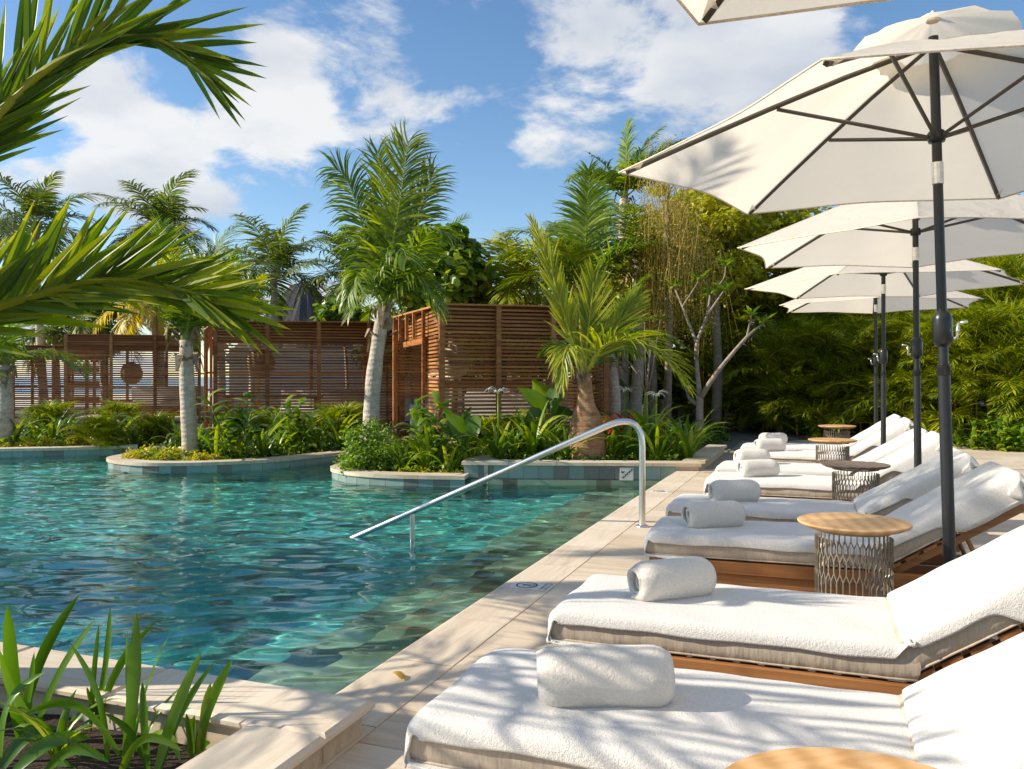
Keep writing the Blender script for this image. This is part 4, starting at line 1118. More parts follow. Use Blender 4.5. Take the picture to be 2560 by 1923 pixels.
def palm(label, base, crown, tr=(0.14,0.10), nf=14, L_=2.2, lf=0.55, wf=0.035, mat=None, seed=1, nl=46, segs=3, e_hi=75, e_lo=-15, wind=(0,0,0), droop=0.30, name='coconut_palm', group=None, tmat=None, fronds=None, husk=True, mid=None, tint=(0.15,0.8), cat='palm tree', beta=14):
    mat = mat or M_FROND; tmat = tmat or M_TRUNK
    t = thing(name, label, cat, tuple(base), 0, group); rr = np.random.RandomState(seed)
    b0 = Vector((0,0,-0.05)); c0 = Vector(crown)-Vector(base)
    md = Vector(mid)-Vector(base) if mid is not None else (c0*0.5+Vector((RND.uniform(-.1,.1),RND.uniform(-.1,.1),0)))
    if tr is not None: trunk(t,[b0,md,c0],[tr[0]*1.15,tr[0],(tr[0]+tr[1])/2,tr[1],tr[1]*0.9],tmat)
    if fronds is None:
        fronds = []
        for k in range(nf):
            q = k/nf; az = k*2.399+rr.uniform(-.25,.25); e0 = e_hi+(e_lo-e_hi)*q**0.9+rr.uniform(-6,6); fronds.append((az,e0,e0-60-35*q+rr.uniform(-12,12),L_*rr.uniform(0.85,1.1)))
    for (az,e0,e1,l_) in fronds:
        m = MB(); R = arc(c0+Vector((0,0,0.0)),az,l_,e0,e1,curl=rr.uniform(-.25,.25))
        frond_geom(m,R,rr,nl,lf*l_/L_,wf,(80,28),None,beta,droop,wind,segs=segs,tint=tint,tipdry=0.12,rad=0.022 if L_ > 1.6 else 0.012)
        m.obj('frond',mat,t)
    if husk:
        MB().tube([tuple(c0-Vector((0,0,.12))),tuple(c0+Vector((0.02,0,.25))),tuple(c0+Vector((0.03,0,.5)))],[tr[1]*.95,tr[1]*.6,.03],8).obj('green_crownshaft',M_SHAFT,t,smooth=True)
        h = MB()
        for k in range(14):
            a = rr.uniform(0,6.28); r = tr[1]*1.0; z0 = rr.uniform(-0.45,0.12); w = rr.uniform(.04,.09)
            p0 = c0+Vector((r*cos(a),r*sin(a),z0)); p1 = p0+Vector((cos(a)*rr.uniform(.06,.16),sin(a)*rr.uniform(.06,.16),rr.uniform(.05,.22))); p2 = p1+Vector((cos(a)*.08,sin(a)*.08,-rr.uniform(.1,.32)))
            s = Vector((-sin(a),cos(a),0))*w
            h.add([p0-s,p0+s,p1+s*.8,p1-s*.8,p2+s*.3,p2-s*.3],[(0,1,2,3),(3,2,4,5)],rr.uniform(0.2,0.8))
        h.obj('dry_sheath',M_HUSK,t)
    return t
def px3(x,y,t): return pd(x*1.1573,y*1.1573,t)      # display coordinates of the 2212-wide view
def on_ground(x,t,z=GZ): v = pd(x*1.1573,942,t); v.z = z; return v
LEFTAZ = atan2(-ST,-CT); RIGHTAZ = atan2(ST,CT); AWAY = atan2(CT,-ST); TOWARD = AWAY+pi
def im_az(deg): return RIGHTAZ+radians(deg)         # 0 = right in the picture, 90 = away
WIND = np.array([CT,ST,0])*0.16

# tall windswept palm in front of the cabanas, frond by frond
def hand_palm(label, bx, t0, crown, mid, specs, seed, tr=(0.125,0.10), lf=0.70, mat=None):
    b = on_ground(bx,t0); t = thing('coconut_palm',label,'palm tree',tuple(b)); rr = np.random.RandomState(seed)
    w = lambda x,y,dt=0.0: np.array(px3(x,y,t0+dt)-b)
    C0 = w(*crown); trunk(t,[(0,0,-.05),tuple(w(*mid)),tuple(C0)],[tr[0]*1.2,tr[0],tr[0]*.95,tr[1]*1.05,tr[1]],M_TRUNK)
    cam_up = np.array([ST,-CT,0.1])
    for sp_ in specs:
        pts,al,al2,lfm,droop,nl,facing = sp_[:7]; mt = sp_[7] if len(sp_) > 7 else (mat or M_FROND)
        V = np.array([list(v) for v in crom3([tuple(C0)]+[tuple(w(*q)) for q in pts],6)]); m = MB()
        frond_geom(m,V,rr,nl,lf*lfm,0.040,al,al2,12,droop,tuple(WIND*1.1),up=cam_up if facing else None,segs=5,s0=0.16,rad=0.024,tint=(0.1,0.9),tipdry=0.1,jit=0.13,shape=([0,0.15,0.4,0.8,1],[0.6,0.9,1,0.9,0.6]))
        m.obj('frond',mt,t)
    h = MB()
    for k in range(12):
        a = rr.uniform(0,6.28); r = tr[1]*1.05; z0 = rr.uniform(-0.75,0.05); wd = rr.uniform(.04,.09); c0 = Vector(C0)
        p0 = c0+Vector((r*cos(a),r*sin(a),z0)); p1 = p0+Vector((cos(a)*rr.uniform(.05,.14),sin(a)*rr.uniform(.05,.14),rr.uniform(.05,.22))); p2 = p1+Vector((cos(a)*.06,sin(a)*.06,-rr.uniform(.1,.4))); s = Vector((-sin(a),cos(a),0))*wd
        h.add([p0-s,p0+s,p1+s*.8,p1-s*.8,p2+s*.3,p2-s*.3],[(0,1,2,3),(3,2,4,5)],rr.uniform(0.2,0.8))
    h.obj('dry_sheath',M_HUSK,t)
    MB().tube([tuple(C0-np.array([0,0,.1])),tuple(C0+np.array([0.02,0,.35])),tuple(C0+np.array([0.05,0,.7]))],[tr[1]*.75,tr[1]*.5,.03],8).obj('green_crownshaft',M_SHAFT,t,smooth=True)
    return t
hand_palm('tall windswept palm with a pale ringed trunk left of the nearest cabana',798,12.4,(828,668),(806,830),[
    ([(846,545,0),(866,420,0),(882,305,0)],(66,34),(66,34),1.0,0.26,84,True,M_FRONDG),
    ([(803,570,.1),(778,470,.1),(752,392,.1),(722,362,.1)],(60,24),(72,40),0.95,0.45,74,True),
    ([(872,560,.2),(908,450,.2),(938,372,.2)],(60,30),(60,30),0.9,0.35,74,True),
    ([(836,540,.4),(826,420,.5),(816,325,.6)],(58,30),(58,30),0.85,0.22,74,True,M_FRONDG),
    ([(880,575,-.3),(925,500,-.6),(965,505,-.8)],(66,30),(66,30),0.85,0.5,70,False),
    ([(862,600,.5),(900,540,.9),(940,540,1.2)],(66,30),(66,30),0.85,0.5,64,False),
    ([(870,620,-.4),(910,600,-.7),(945,660,-.9)],(66,28),(66,28),0.8,0.6,64,False),
    ([(850,600,-.5),(868,540,-1.0),(880,560,-1.5)],(66,30),(66,30),0.8,0.5,60,False),
    ([(800,610,-.3),(775,590,-.6),(752,640,-.8)],(66,30),(66,30),0.75,0.55,56,False),
    ([(845,580,.6),(860,480,1.0),(880,430,1.3)],(62,30),(62,30),0.9,0.4,70,False)],3)
# white-trunked palm on the middle island
cr = px3(402,735,13.4)
palm('palm with a white rough trunk on the middle island', on_ground(413,13.4), cr, (0.125,0.115), mid=px3(405,850,13.4), L_=2.0, lf=0.70, wf=0.036, nl=70, seed=5, wind=tuple(WIND*1.2), tint=(0.15,0.8),
     fronds=[(im_az(150),84,55,2.1),(im_az(20),80,30,2.0),(im_az(60),82,45,2.2),(im_az(-30),70,10,1.9),(im_az(0),62,-20,1.9),(im_az(170),66,-20,1.8),(im_az(210),60,-30,1.7),(im_az(100),72,0,1.9),(im_az(-60),58,-35,1.6),(im_az(30),50,-45,1.7)])
# palm at the left edge
cr = px3(8,790,15.6)
palm('palm trunk cut by the left edge of the picture', on_ground(5,15.6), cr, (0.15,0.13), L_=1.9, seed=8, nl=44, wind=tuple(WIND), tint=(0.2,0.85), nf=10, e_hi=82, e_lo=10)
# distant palms
far = [ (78,485,29,2.6,21,'distant palm crown with a curved grey trunk at the far left',0.2),
        (345,495,29,2.4,22,'distant palm crown above the left cabana, third crown from the left edge',0.0),
        (592,590,27,2.8,23,'distant palm with wind-blown fronds left of the thatched roof',0.1),
        (770,600,26,2.4,24,'distant palm half hidden behind the tall windswept palm',0.0),
        (225,700,30,1.8,25,'small distant palm crown showing between the foreground frond and left cabana',0.0),
        (120,715,31,1.9,26,'low distant palm above the lowest cabana',0.0),
        (330,660,27,2.1,27,'distant palm with dry pale fronds above the left cabana',0.0),
        (470,660,24,1.9,28,'distant palm just behind the white-trunked palm',0.0)]
for (x,y,t,L_,sd_,lb,ln) in far:
    c = px3(x,y,t); b = on_ground(x+(18 if sd_==21 else 4),t)
    palm(lb,b,c,(0.15,0.11),nf=18,L_=L_,lf=0.85,wf=0.065,mat=M_FRONDD if sd_!=27 else M_DRY,seed=sd_,nl=46,segs=3,wind=tuple(WIND*2.0),droop=0.40,husk=False,e_hi=80,e_lo=-25)
c = px3(545,690,23); palm('young yellow-green palm standing in front of the thatched roof', on_ground(545,23), c, (0.09,0.07), nf=8, L_=1.2, lf=0.45, wf=0.05, mat=M_FRONDY, seed=31, nl=30, husk=False, e_hi=88, e_lo=45)
# palms behind the nearest cabana
c = px3(1105,640,18.5); palm('palm with yellowing drooping fronds behind the nearest cabana roof', on_ground(1110,18.5), c, (0.14,0.11), nf=20, L_=2.3, lf=0.85, wf=0.045, mat=M_FRONDY, seed=41, nl=64, droop=0.5, wind=tuple(-WIND*0.6), e_hi=80, e_lo=-35, tint=(0.1,0.7))
c = px3(1262,640,16.5); palm('lush palm behind the bottle palm, one broad frond facing the pool', on_ground(1318,16.5), c, (0.14,0.11), L_=2.4, lf=0.80, wf=0.042, seed=43, nl=80, segs=4, tint=(0.15,0.85),
     fronds=[(im_az(-80),88,60,2.5),(im_az(60),80,30,2.4),(im_az(150),72,0,2.4),(im_az(20),70,-10,2.3),(im_az(-30),62,-20,2.2),(im_az(190),60,-30,2.2),(im_az(110),76,15,2.4),(im_az(-120),66,-20,2.0),(im_az(0),48,-50,2.0),(im_az(170),45,-50,2.0),(im_az(75),86,55,2.5)])
c = px3(1348,430,20); palm('tallest palm with an upright pale spear leaf behind the weeping tree', on_ground(1345,20), c, (0.16,0.12), L_=2.4, lf=0.8, wf=0.05, mat=M_FROND, seed=45, nl=70, wind=tuple(WIND),
     fronds=[(im_az(10),88,84,1.9),(im_az(20),78,40,2.1),(im_az(-30),66,10,2.0),(im_az(160),70,30,1.6),(im_az(60),70,15,2.1),(im_az(200),50,-40,1.8),(im_az(-70),55,-30,1.8),(im_az(0),45,-30,2.1),(im_az(110),60,-10,2.0)])
c = px3(1305,790,17); palm('grey ringed palm trunk standing just right of the bottle palm crown', on_ground(1322,15.2), px3(1318,760,15.2), (0.11,0.10), nf=9, L_=1.7, lf=0.5, wf=0.035, seed=47, nl=40, e_hi=80, e_lo=20)
c = px3(900,790,18); palm('palm trunk seen through the cabana doorway', on_ground(905,19.5), px3(905,640,19.5), (0.14,0.11), nf=12, L_=2.1, lf=0.6, wf=0.045, seed=49, nl=40, e_hi=80, e_lo=-10)
c = px3(1366,640,19); palm('dark palm trunk in the shade behind the red leaves', on_ground(1366,17.5), px3(1375,560,17.5), (0.13,0.11), nf=12, L_=2.0, lf=0.55, wf=0.04, seed=50, nl=40, e_hi=80, e_lo=-10)

# bottle palm in the tiled planter
def bottle_palm():
    b = on_ground(1267,11.75,0.04); t = thing('bottle_palm', 'bottle palm with a swollen brown base in the tiled planter', 'palm tree', tuple(b)); rr = np.random.RandomState(9)
    k = 11.75/F
    H = (990-830)*1.1573*k
    prof = [(0.275,-0.03),(0.282,0.05),(0.277,0.22),(0.262,0.40),(0.236,0.55),(0.188,0.70),(0.135,0.80),(0.115,0.90),(0.100,1.02),(0.092,1.15),(0.09,1.28)]
    m = MB(); n = 28; V = []
    P2 = [(np.interp(z,[q[1] for q in prof],[q[0] for q in prof]),z) for z in np.linspace(-0.03,1.26,90)]
    for i,(r,z) in enumerate(P2):
        for j in range(n):
            q = 2*pi*j/n; ring = 0.005*abs(sin(z*46+0.35*sin(q*3))) if z < 0.72 else 0.0; rr_ = r*(1+0.03*sin(q*3+z*4))-ring+0.003*rr.uniform(-1,1); V.append((rr_*cos(q)+(0.0 if z < .6 else -(z-.6)*0.03), rr_*sin(q), z))
    m.add(V,[(i*n+j,i*n+(j+1)%n,(i+1)*n+(j+1)%n,(i+1)*n+j) for i in range(len(P2)-1) for j in range(n)]); m.obj('trunk',M_TRUNKB,t,smooth=True)
    def w(x,y,dt=0.0): return np.array(px3(x,y,11.75+dt)-b)
    C0 = w(1262,812)
    def fr(pts,mat,al,al2,lf,wf,nl,droop,beta=10,up=None,shape=None,s0=0.2,wind=(0,0,0)):
        m = MB(); V = np.array([list(v) for v in crom3([tuple(p) for p in pts],6)])
        frond_geom(m,V,rr,nl,lf,wf,al,al2,beta,droop,wind,up=up,segs=4,shape=shape,s0=s0,rad=0.026,fold=True,tint=(0.25,0.85),tipdry=0.1); m.obj('frond',mat,t)
    cam_up = (ST*1.0,-CT*1.0,0.15)
    fr([C0,w(1243,760,-.1),w(1212,660,-.2),w(1183,560,-.2),w(1150,480,0)],M_FRONDY,(26,12),(24,12),0.52,0.040,46,0.06,up=cam_up)
    fr([C0,w(1268,740,.1),w(1278,650,.2),w(1283,590,.2)],M_FRONDG,(36,18),(36,18),0.70,0.036,44,0.04,up=cam_up,s0=0.1)
    fr([C0,w(1290,770,.1),w(1332,705,.2),w(1378,640,.3)],M_FRONDG,(34,16),(30,14),0.62,0.038,44,0.05,up=cam_up)
    fr([C0,w(1300,752,-.2),w(1355,735,-.5),w(1425,768,-.8),w(1480,830,-1.0)],M_FRONDG,(58,26),(66,30),0.72,0.036,54,0.30,beta=30,s0=0.18)
    fr([C0,w(1248,770,-.3),w(1232,745,-.7),w(1218,770,-1.0),w(1212,830,-1.1)],M_FRONDY,(60,20),(60,20),0.52,0.042,36,0.55,beta=0,s0=0.25)
    fr([C0,w(1240,775,.4),w(1215,740,.8),w(1170,760,1.1)],M_FROND,(60,24),(60,24),0.5,0.034,36,0.4)
    fr([C0,w(1290,780,.5),w(1330,745,1.0),w(1390,770,1.4)],M_FROND,(60,24),(60,24),0.55,0.034,40,0.35)
    MB().tube([tuple(w(1262,840)),tuple(w(1256,740)),tuple(w(1249,645))],[0.022,0.016,0.003],6).obj('spear_leaf',M_DRY,t)
    h = MB()
    for k_ in range(10):
        a = rr.uniform(0,6.28); r = 0.09; p0 = Vector((r*cos(a)-.02,r*sin(a),1.16+rr.uniform(-.05,.1))); p1 = p0+Vector((cos(a)*.05,sin(a)*.05,.15)); s = Vector((-sin(a),cos(a),0))*.05
        h.add([p0-s,p0+s,p1+s*.4,p1-s*.4],[(0,1,2,3)],rr.uniform(0,1))
    h.obj('dry_sheath',M_HUSK,t)
bottle_palm()

# palm in the near planter whose fronds hang into the picture from the left
def near_palm():
    b = Vector((-3.62,1.95,-0.02)); t = thing('near_palm', 'young palm at the left whose broad fronds arch into the picture', 'palm tree', tuple(b)); rr = np.random.RandomState(77)
    trunk(t,[(0,0,-.05),(0.03,0,.5),(0.06,0.02,1.0)],[0.13,0.11,0.10,0.09],M_TRUNK)
    def q(x,y,tt): return np.array(pd(x,y,tt)-b)
    C0 = np.array([0.06,0.04,1.0]); cam_up = np.array([ST,-CT,0.0])
    def fr(pts,rows,rad=0.026,mat=None):
        m = MB(); V = np.array([list(v) for v in crom3([tuple(p) for p in pts],7)])
        first = True
        for kw in rows:
            frond_geom(m,V,rr,segs=5,fold=True,rad=rad if first else 0.004,tipdry=0.28,**kw); first = False
        m.obj('frond',mat or M_FRONDN,t)
    # upper frond: arches over the top left corner
    fr([C0,q(-330,640,3.25),q(-130,420,3.3),q(0,282,3.3),(q(105,183,3.3)),q(190,133,3.3),q(253,103,3.3),q(320,92,3.3),q(385,96,3.3),q(440,122,3.3),q(490,160,3.3)],
       [dict(nl=40,lf=0.66,wf=0.044,al=(12,10),al2=(82,30),beta=0,droop=0.03,up=cam_up,s0=0.22,tint=(0.05,0.75),jit=0.05,shape=([0,0.2,0.4,0.8,1],[0.7,1,0.95,0.8,0.52])),
        dict(nl=18,lf=0.55,wf=0.042,al=(14,16),al2=(26,14),beta=10,droop=0.05,up=cam_up,s0=0.45,tint=(0.1,0.8),jit=0.08,shape=([0,0.5,0.8,1],[0.8,0.9,0.7,0.55]))])
    # lower frond: reaches right across the cabanas
    fr([C0,q(-420,900,3.15),q(-200,840,3.2),q(0,766,3.25),q(100,736,3.25),q(190,710,3.25),q(260,701,3.25),q(330,702,3.25),q(405,713,3.25),q(480,732,3.2),q(560,772,3.2)],
       [dict(nl=40,lf=0.46,wf=0.042,al=(16,14),al2=(74,24),beta=4,droop=0.03,up=cam_up,s0=0.34,tint=(0.1,0.85),jit=0.09,shape=([0,0.3,0.6,1],[1,1,0.92,0.62])),
        dict(nl=20,lf=0.48,wf=0.044,al=(20,12),al2=(40,14),beta=22,droop=0.06,up=cam_up,s0=0.30,tint=(0.35,0.95),jit=0.10,shape=([0,0.5,1],[1,1,0.6])),
        dict(nl=10,lf=0.30,wf=0.034,al=(52,20),al2=(30,12),beta=15,droop=0.30,up=cam_up,s0=0.5,tint=(0.3,0.9),jit=0.15,torn=0.3)])
    # the rest of the crown, mostly outside the picture, throws the striped shade on the loungers
    for (az,e0,e1,L_) in [(-0.75,58,-8,2.1),(-1.05,56,-5,2.1),(-1.5,58,-15,2.0),(-2.3,50,-25,2.0),(3.0,55,-20,2.0),(2.3,58,-20,2.0)]:
        m = MB(); R = arc(C0,az,L_,e0,e1); frond_geom(m,R,rr,22,0.55,0.036,(72,26),None,16,0.12,segs=4,fold=True,rad=0.024,tint=(0.1,0.8)); m.obj('frond',M_FRONDN,t)
M_FRONDN = leaf_mat('near_palm_leaf', (0.012,0.034,0.004), (0.054,0.108,0.008), (0.19,0.225,0.020), 0.45, 0.48, None, 3.0)
near_palm()
# palms further along the same bed, left of the frame: they shade the water and the third and fourth loungers
for i,(x,y,cx,cy,cz,L_,hi,lo) in enumerate([(-8.1,1.7,-7.9,2.3,5.3,1.7,45,-25),(-10.9,1.9,-10.7,2.9,3.1,2.0,70,-30),(-13.2,1.6,-12.9,2.3,3.6,2.0,70,-30)]):
    palm('palm in the near bed beyond the left edge, %s from the pool corner' % ORD[i], Vector((x,y,-0.05)), Vector((cx,cy,cz)), (0.14,0.11), nf=15, L_=L_, lf=0.6, wf=0.05, seed=90+i, nl=36, group='palms beyond the left edge', husk=False, e_hi=hi, e_lo=lo)
# ------------------------------------------------------------------ broadleaf trees, areca clumps, shrubs
def leaves(m, C_, N_, size, rr, asp=0.55, n=1, shape='lance', tint=(0.1,0.9), spread=0.5):
    """many leaf faces: centres C_ (K,3), facing N_ (K,3)"""
    K = len(C_); N_ = unit(N_ + rr.normal(0,spread,(K,3))); a = unit(np.cross(N_,rr.normal(0,1,(K,3)))); b = np.cross(N_,a)
    sz = size*rr.uniform(0.65,1.25,K)[:,None]
    if shape == 'round':
        an = np.arange(6)/6*2*pi; ring = [C_+a*sz*0.5*cos(q)+b*sz*0.46*sin(q)+N_*sz*0.05*cos(2*q) for q in an]; V = np.stack(ring,1); per = 6
    else:
        V = np.stack([C_-a*sz*0.5, C_+b*sz*asp*0.5-N_*sz*0.06, C_+a*sz*0.5-N_*sz*0.14, C_-b*sz*asp*0.5-N_*sz*0.06],1); per = 4
    o = len(m.v); m.v.extend(map(tuple,V.reshape(-1,3).tolist())); tn = rr.uniform(tint[0],tint[1],K)
    m.f.extend([tuple(range(o+k*per,o+(k+1)*per)) for k in range(K)]); m.t.extend(tn.tolist())
def tree(label, base, h, rx, rz_, leafmat, seed, nclump=46, per=70, size=0.16, shape='lance', asp=0.5, trunk_r=0.12, crown_c=None, group=None, name='broadleaf_tree', cat='tree', limbs=6, barkmat=None, clump_r=0.42):
    t = thing(name,label,cat,tuple(base),0,group); rr = np.random.RandomState(seed); cz = h-rz_
    cc = np.array(crown_c) if crown_c is not None else np.array([0,0,cz])
    m = MB(); fork = Vector((cc[0]*0.3,cc[1]*0.3,max(0.3,cz-rz_*0.75)))
    m.tube([(0,0,-.1),tuple(fork*0.5+Vector((0.06,0.03,0))),tuple(fork)],[trunk_r*1.2,trunk_r,trunk_r*0.8],9)
    cl = unit(rr.normal(0,1,(nclump,3)))*(rr.uniform(0.25,1,(nclump,1))**0.5); cl[:,2] = np.where(cl[:,2] < -0.55,-cl[:,2]*0.5,cl[:,2])
    cl = cl*np.array([rx,rx,rz_])*rr.uniform(0.9,1.12,(nclump,1))+cc
    for k in range(min(limbs,nclump)):
        e = Vector(cl[k]); m.tube([tuple(fork),tuple((fork+e)*0.5+Vector((0,0,.15))),tuple(e)],[trunk_r*0.6,trunk_r*0.35,0.012],6)
    m.obj('trunk',barkmat or M_BARK,t,smooth=True)
    cm = MB()
    pts = []; nn = []
    for c in cl:
        r = clump_r*rr.uniform(0.6,1.25); d = unit(rr.normal(0,1,(per,3))); rad = rr.uniform(0.3,1,(per,1))**0.6
        pts.append(c+d*rad*r*np.array([1.15,1.15,0.75])); nn.append(d*0.6+np.array([0,0,0.7]))
    leaves(cm,np.concatenate(pts),np.concatenate(nn),size,rr,asp,shape=shape)
    cm.obj('crown',leafmat,t); return t
def tg(x,t): return on_ground(x,t)
def hz(y,t): return CAMH+(HOR-y*1.1573)/F*t-GZ
GB = 'broadleaf trees closing the garden'
tree('sea grape tree with round leaves right of the windswept palm', tg(975,18), hz(492,18), 1.15,1.25,M_BROAD,201,70,60,0.19,'round',trunk_r=0.09,clump_r=0.40)
tree('low sea grape bush above the middle cabana roof', tg(745,22), hz(655,22), 0.75,0.55,M_BROAD,202,26,50,0.17,'round',trunk_r=0.05,clump_r=0.33)
tree('dense green tree between the windswept palm and the sea grape', tg(905,20.5), hz(560,20.5), 1.3,1.6,M_BROAD,203,60,60,0.15,trunk_r=0.1)
tree('yellow-green broadleaf tree above the areca palms beside the big parasol', tg(1625,20.5), hz(415,20.5), 2.0,1.7,M_YGREEN if 'M_YGREEN' in globals() else M_BROAD,204,120,80,0.24,asp=0.42,trunk_r=0.14,clump_r=0.5)
tree('yellow-green tree right of the weeping tree', tg(1545,18.6), hz(405,18.6), 1.35,1.5,M_YGREEN,206,90,80,0.20,asp=0.42,trunk_r=0.11,clump_r=0.42)
tree('bushy yellow-green tree left of the weeping tree', tg(1405,18.8), hz(470,18.8), 1.0,1.4,M_YGREEN,207,60,70,0.18,asp=0.42,trunk_r=0.09,clump_r=0.4)
tree('tall yellow-green tree behind the weeping tree', tg(1485,22.5), hz(395,22.5), 1.7,1.8,M_YGREEN,205,90,70,0.22,asp=0.45,trunk_r=0.12)
for i,(x,t,y,rx,rz_) in enumerate([(1370,21.5,560,1.5,2.2),(1455,22.5,600,1.7,2.2),(1150,24,640,1.6,1.5),(1290,25,560,1.8,1.9),(1420,26,470,1.8,2.2),(1580,27,440,2.2,2.4),(1740,27,430,2.3,2.6),(1880,26.5,450,2.3,2.5),(2010,26,430,2.4,2.7),(2140,25.5,420,2.4,2.8),(2270,25,400,2.5,2.9)]):
    tree('dark tree of the wood behind the garden, %s from the left' % ORD[i], tg(x,t), hz(y,t), rx, rz_, M_BROADD if 'M_BROADD' in globals() else M_BROAD, 210+i, 80, 60, 0.26, trunk_r=0.14, group=GB, clump_r=0.62)
for i,(x,t,y,rx,rz_) in enumerate([(1000,22,690,1.3,0.9),(860,24,690,1.3,0.9),(1080,21,700,1.2,0.9)]):
    tree('leafy bush showing above the nearest cabana roof, %s from the left' % ORD[i], tg(x,t), hz(y,t), rx, rz_, M_BROAD, 230+i, 40, 55, 0.17, trunk_r=0.07, group='bushes behind the cabanas')

# weeping tree: curtains of thin hanging twigs
def weeping():
    b = tg(1440,16.4); t = thing('weeping_tree','tall tree with curtains of fine hanging brownish twigs','tree',tuple(b)); rr = np.random.RandomState(61)
    top = hz(300,16.4); m = MB()
    m.tube([(0,0,-.1),(0.05,0,top*0.4),(0,0,top*0.8),(0.1,0,top*0.97)],[0.09,0.07,0.045,0.015],8)
    br = []
    for k in range(16):
        a = rr.uniform(0,6.28); z0 = top*rr.uniform(0.55,0.93); l_ = rr.uniform(0.3,0.75); e = Vector((cos(a)*l_,sin(a)*l_,z0+rr.uniform(.15,.5))); m.tube([(0,0,z0),tuple(e*0.5+Vector((0,0,z0*0.5+.1))),tuple(e)],[0.025,0.015,0.006],5); br.append(e)
    m.obj('trunk',M_BARK,t,smooth=True)
    tw = MB(); n = 620
    for k in range(n):
        e = br[rr.randint(len(br))]; p = Vector((e.x+rr.normal(0,.22),e.y+rr.normal(0,.22),min(top,e.z+rr.uniform(-.4,.25)))); l_ = rr.uniform(0.6,2.2)*min(1,p.z/2); w = 0.0042
        sx = rr.normal(0,.11); sy = rr.normal(0,.11); a = rr.uniform(0,pi); d = Vector((cos(a),sin(a),0))*w; tt = rr.uniform(0,1)
        q = [p, p+Vector((sx,sy,-l_*.5)), p+Vector((sx*2.2,sy*2.2,-l_))]
        tw.add([q[0]-d,q[0]+d,q[1]+d,q[1]-d,q[2]+d*.3,q[2]-d*.3],[(0,1,2,3),(3,2,4,5)],tt)
    C_ = []
    K = 13000
    ids = rr.randint(len(br),size=K); ez = np.array([[e.x,e.y,e.z] for e in br])[ids]
    C_ = ez+np.stack([rr.normal(0,.24,K),rr.normal(0,.24,K),-rr.uniform(-0.2,1.8,K)],-1); C_[:,2] = np.maximum(C_[:,2],0.9)
    leaves(tw,C_,np.tile([0.2,0,0.6],(K,1)),0.055,rr,0.35,spread=0.9)
    tw.obj('crown',M_WEEP,t)
weeping()
# plumeria with bare pale limbs and leaf rosettes
def plumeria():
    t0 = 14.6; b = pd(1748,1090,t0); b.z = GZ; t = thing('plumeria_tree','plumeria with pale bare forked limbs beside the tiled planter','tree',tuple(b)); rr = np.random.RandomState(62)
    def w(x,y,dt=0): return tuple(pd(1680+x/3.462,640+y/3.462,t0+dt)-b)
    limbs = [([w(235,1560),w(238,1400),w(240,1220)],[0.105,0.085,0.08]),([w(240,1230),w(215,950,.2),w(215,760,.3),w(300,520,.3),w(330,340,.4)],[0.06,0.05,0.04,0.03,0.02]),
             ([w(215,760,.3),w(90,440,.6),w(20,270,.8)],[0.035,0.025,0.015]),([w(300,520,.3),w(420,345,.2),w(455,300,.1)],[0.03,0.02,0.015]),([w(330,340,.4),w(445,200,.4),w(465,90,.4)],[0.02,0.016,0.012]),
             ([w(245,1230),w(340,1080,-.2),w(460,920,-.3),w(650,700,-.4),w(790,580,-.4)],[0.065,0.055,0.045,0.035,0.02]),([w(650,700,-.4),w(670,600,-.4),w(685,520,-.4)],[0.03,0.02,0.015]),
             ([w(235,1300),w(150,1230,.2),w(110,1120,.4)],[0.05,0.035,0.02]),([w(90,440,.6),w(180,300,.5),w(240,200,.5)],[0.022,0.016,0.01])]
    m = MB()
    for p,r in limbs:
        V = crom3(p,5); m.tube(V,[q_*0.8 for q_ in np.interp(np.linspace(0,1,len(V)),np.linspace(0,1,len(r)),r)],9)
    m.obj('trunk',M_BARK,t,smooth=True)
    cm = MB()
    for k,(p,r) in enumerate(limbs):
        if k == 0: continue
        e = Vector(p[-1])
        for j in range(16):
            a = j*2.4+rr.uniform(-.3,.3); el = rr.uniform(-.1,.9); d = Vector((cos(a)*cos(el),sin(a)*cos(el),sin(el))); s = d.cross(Vector((0,0,1))).normalized()*0.035; l_ = rr.uniform(.22,.36)
            p1 = e+d*l_*.5+Vector((0,0,.01)); p2 = e+d*l_+Vector((0,0,-.06)); cm.add([e,p1-s,p2,p1+s],[(0,1,2,3)],rr.uniform(.2,.95))
    cm.obj('crown',M_BROAD,t)
plumeria()
# thin bare shrub right of the bottle palm
def twiggy():
    b = on_ground(1396,12.6,0.04); t = thing('twiggy_shrub','thin bare-stemmed shrub right of the bottle palm','shrub',tuple(b)); rr = np.random.RandomState(63); m = MB()
    m.tube([(0,0,-.05),(0.01,0,.5),(0,0.02,.95)],[0.03,0.026,0.022],7)
    for k in range(7):
        a = rr.uniform(0,6.28); l_ = rr.uniform(.2,.5); m.tube([(0,0.02,.9),(cos(a)*l_*.4,sin(a)*l_*.4,1.25),(cos(a)*l_,sin(a)*l_,1.5+rr.uniform(0,.6))],[0.015,0.010,0.004],5)
    m.obj('stem',M_BARK,t,smooth=True)
twiggy()

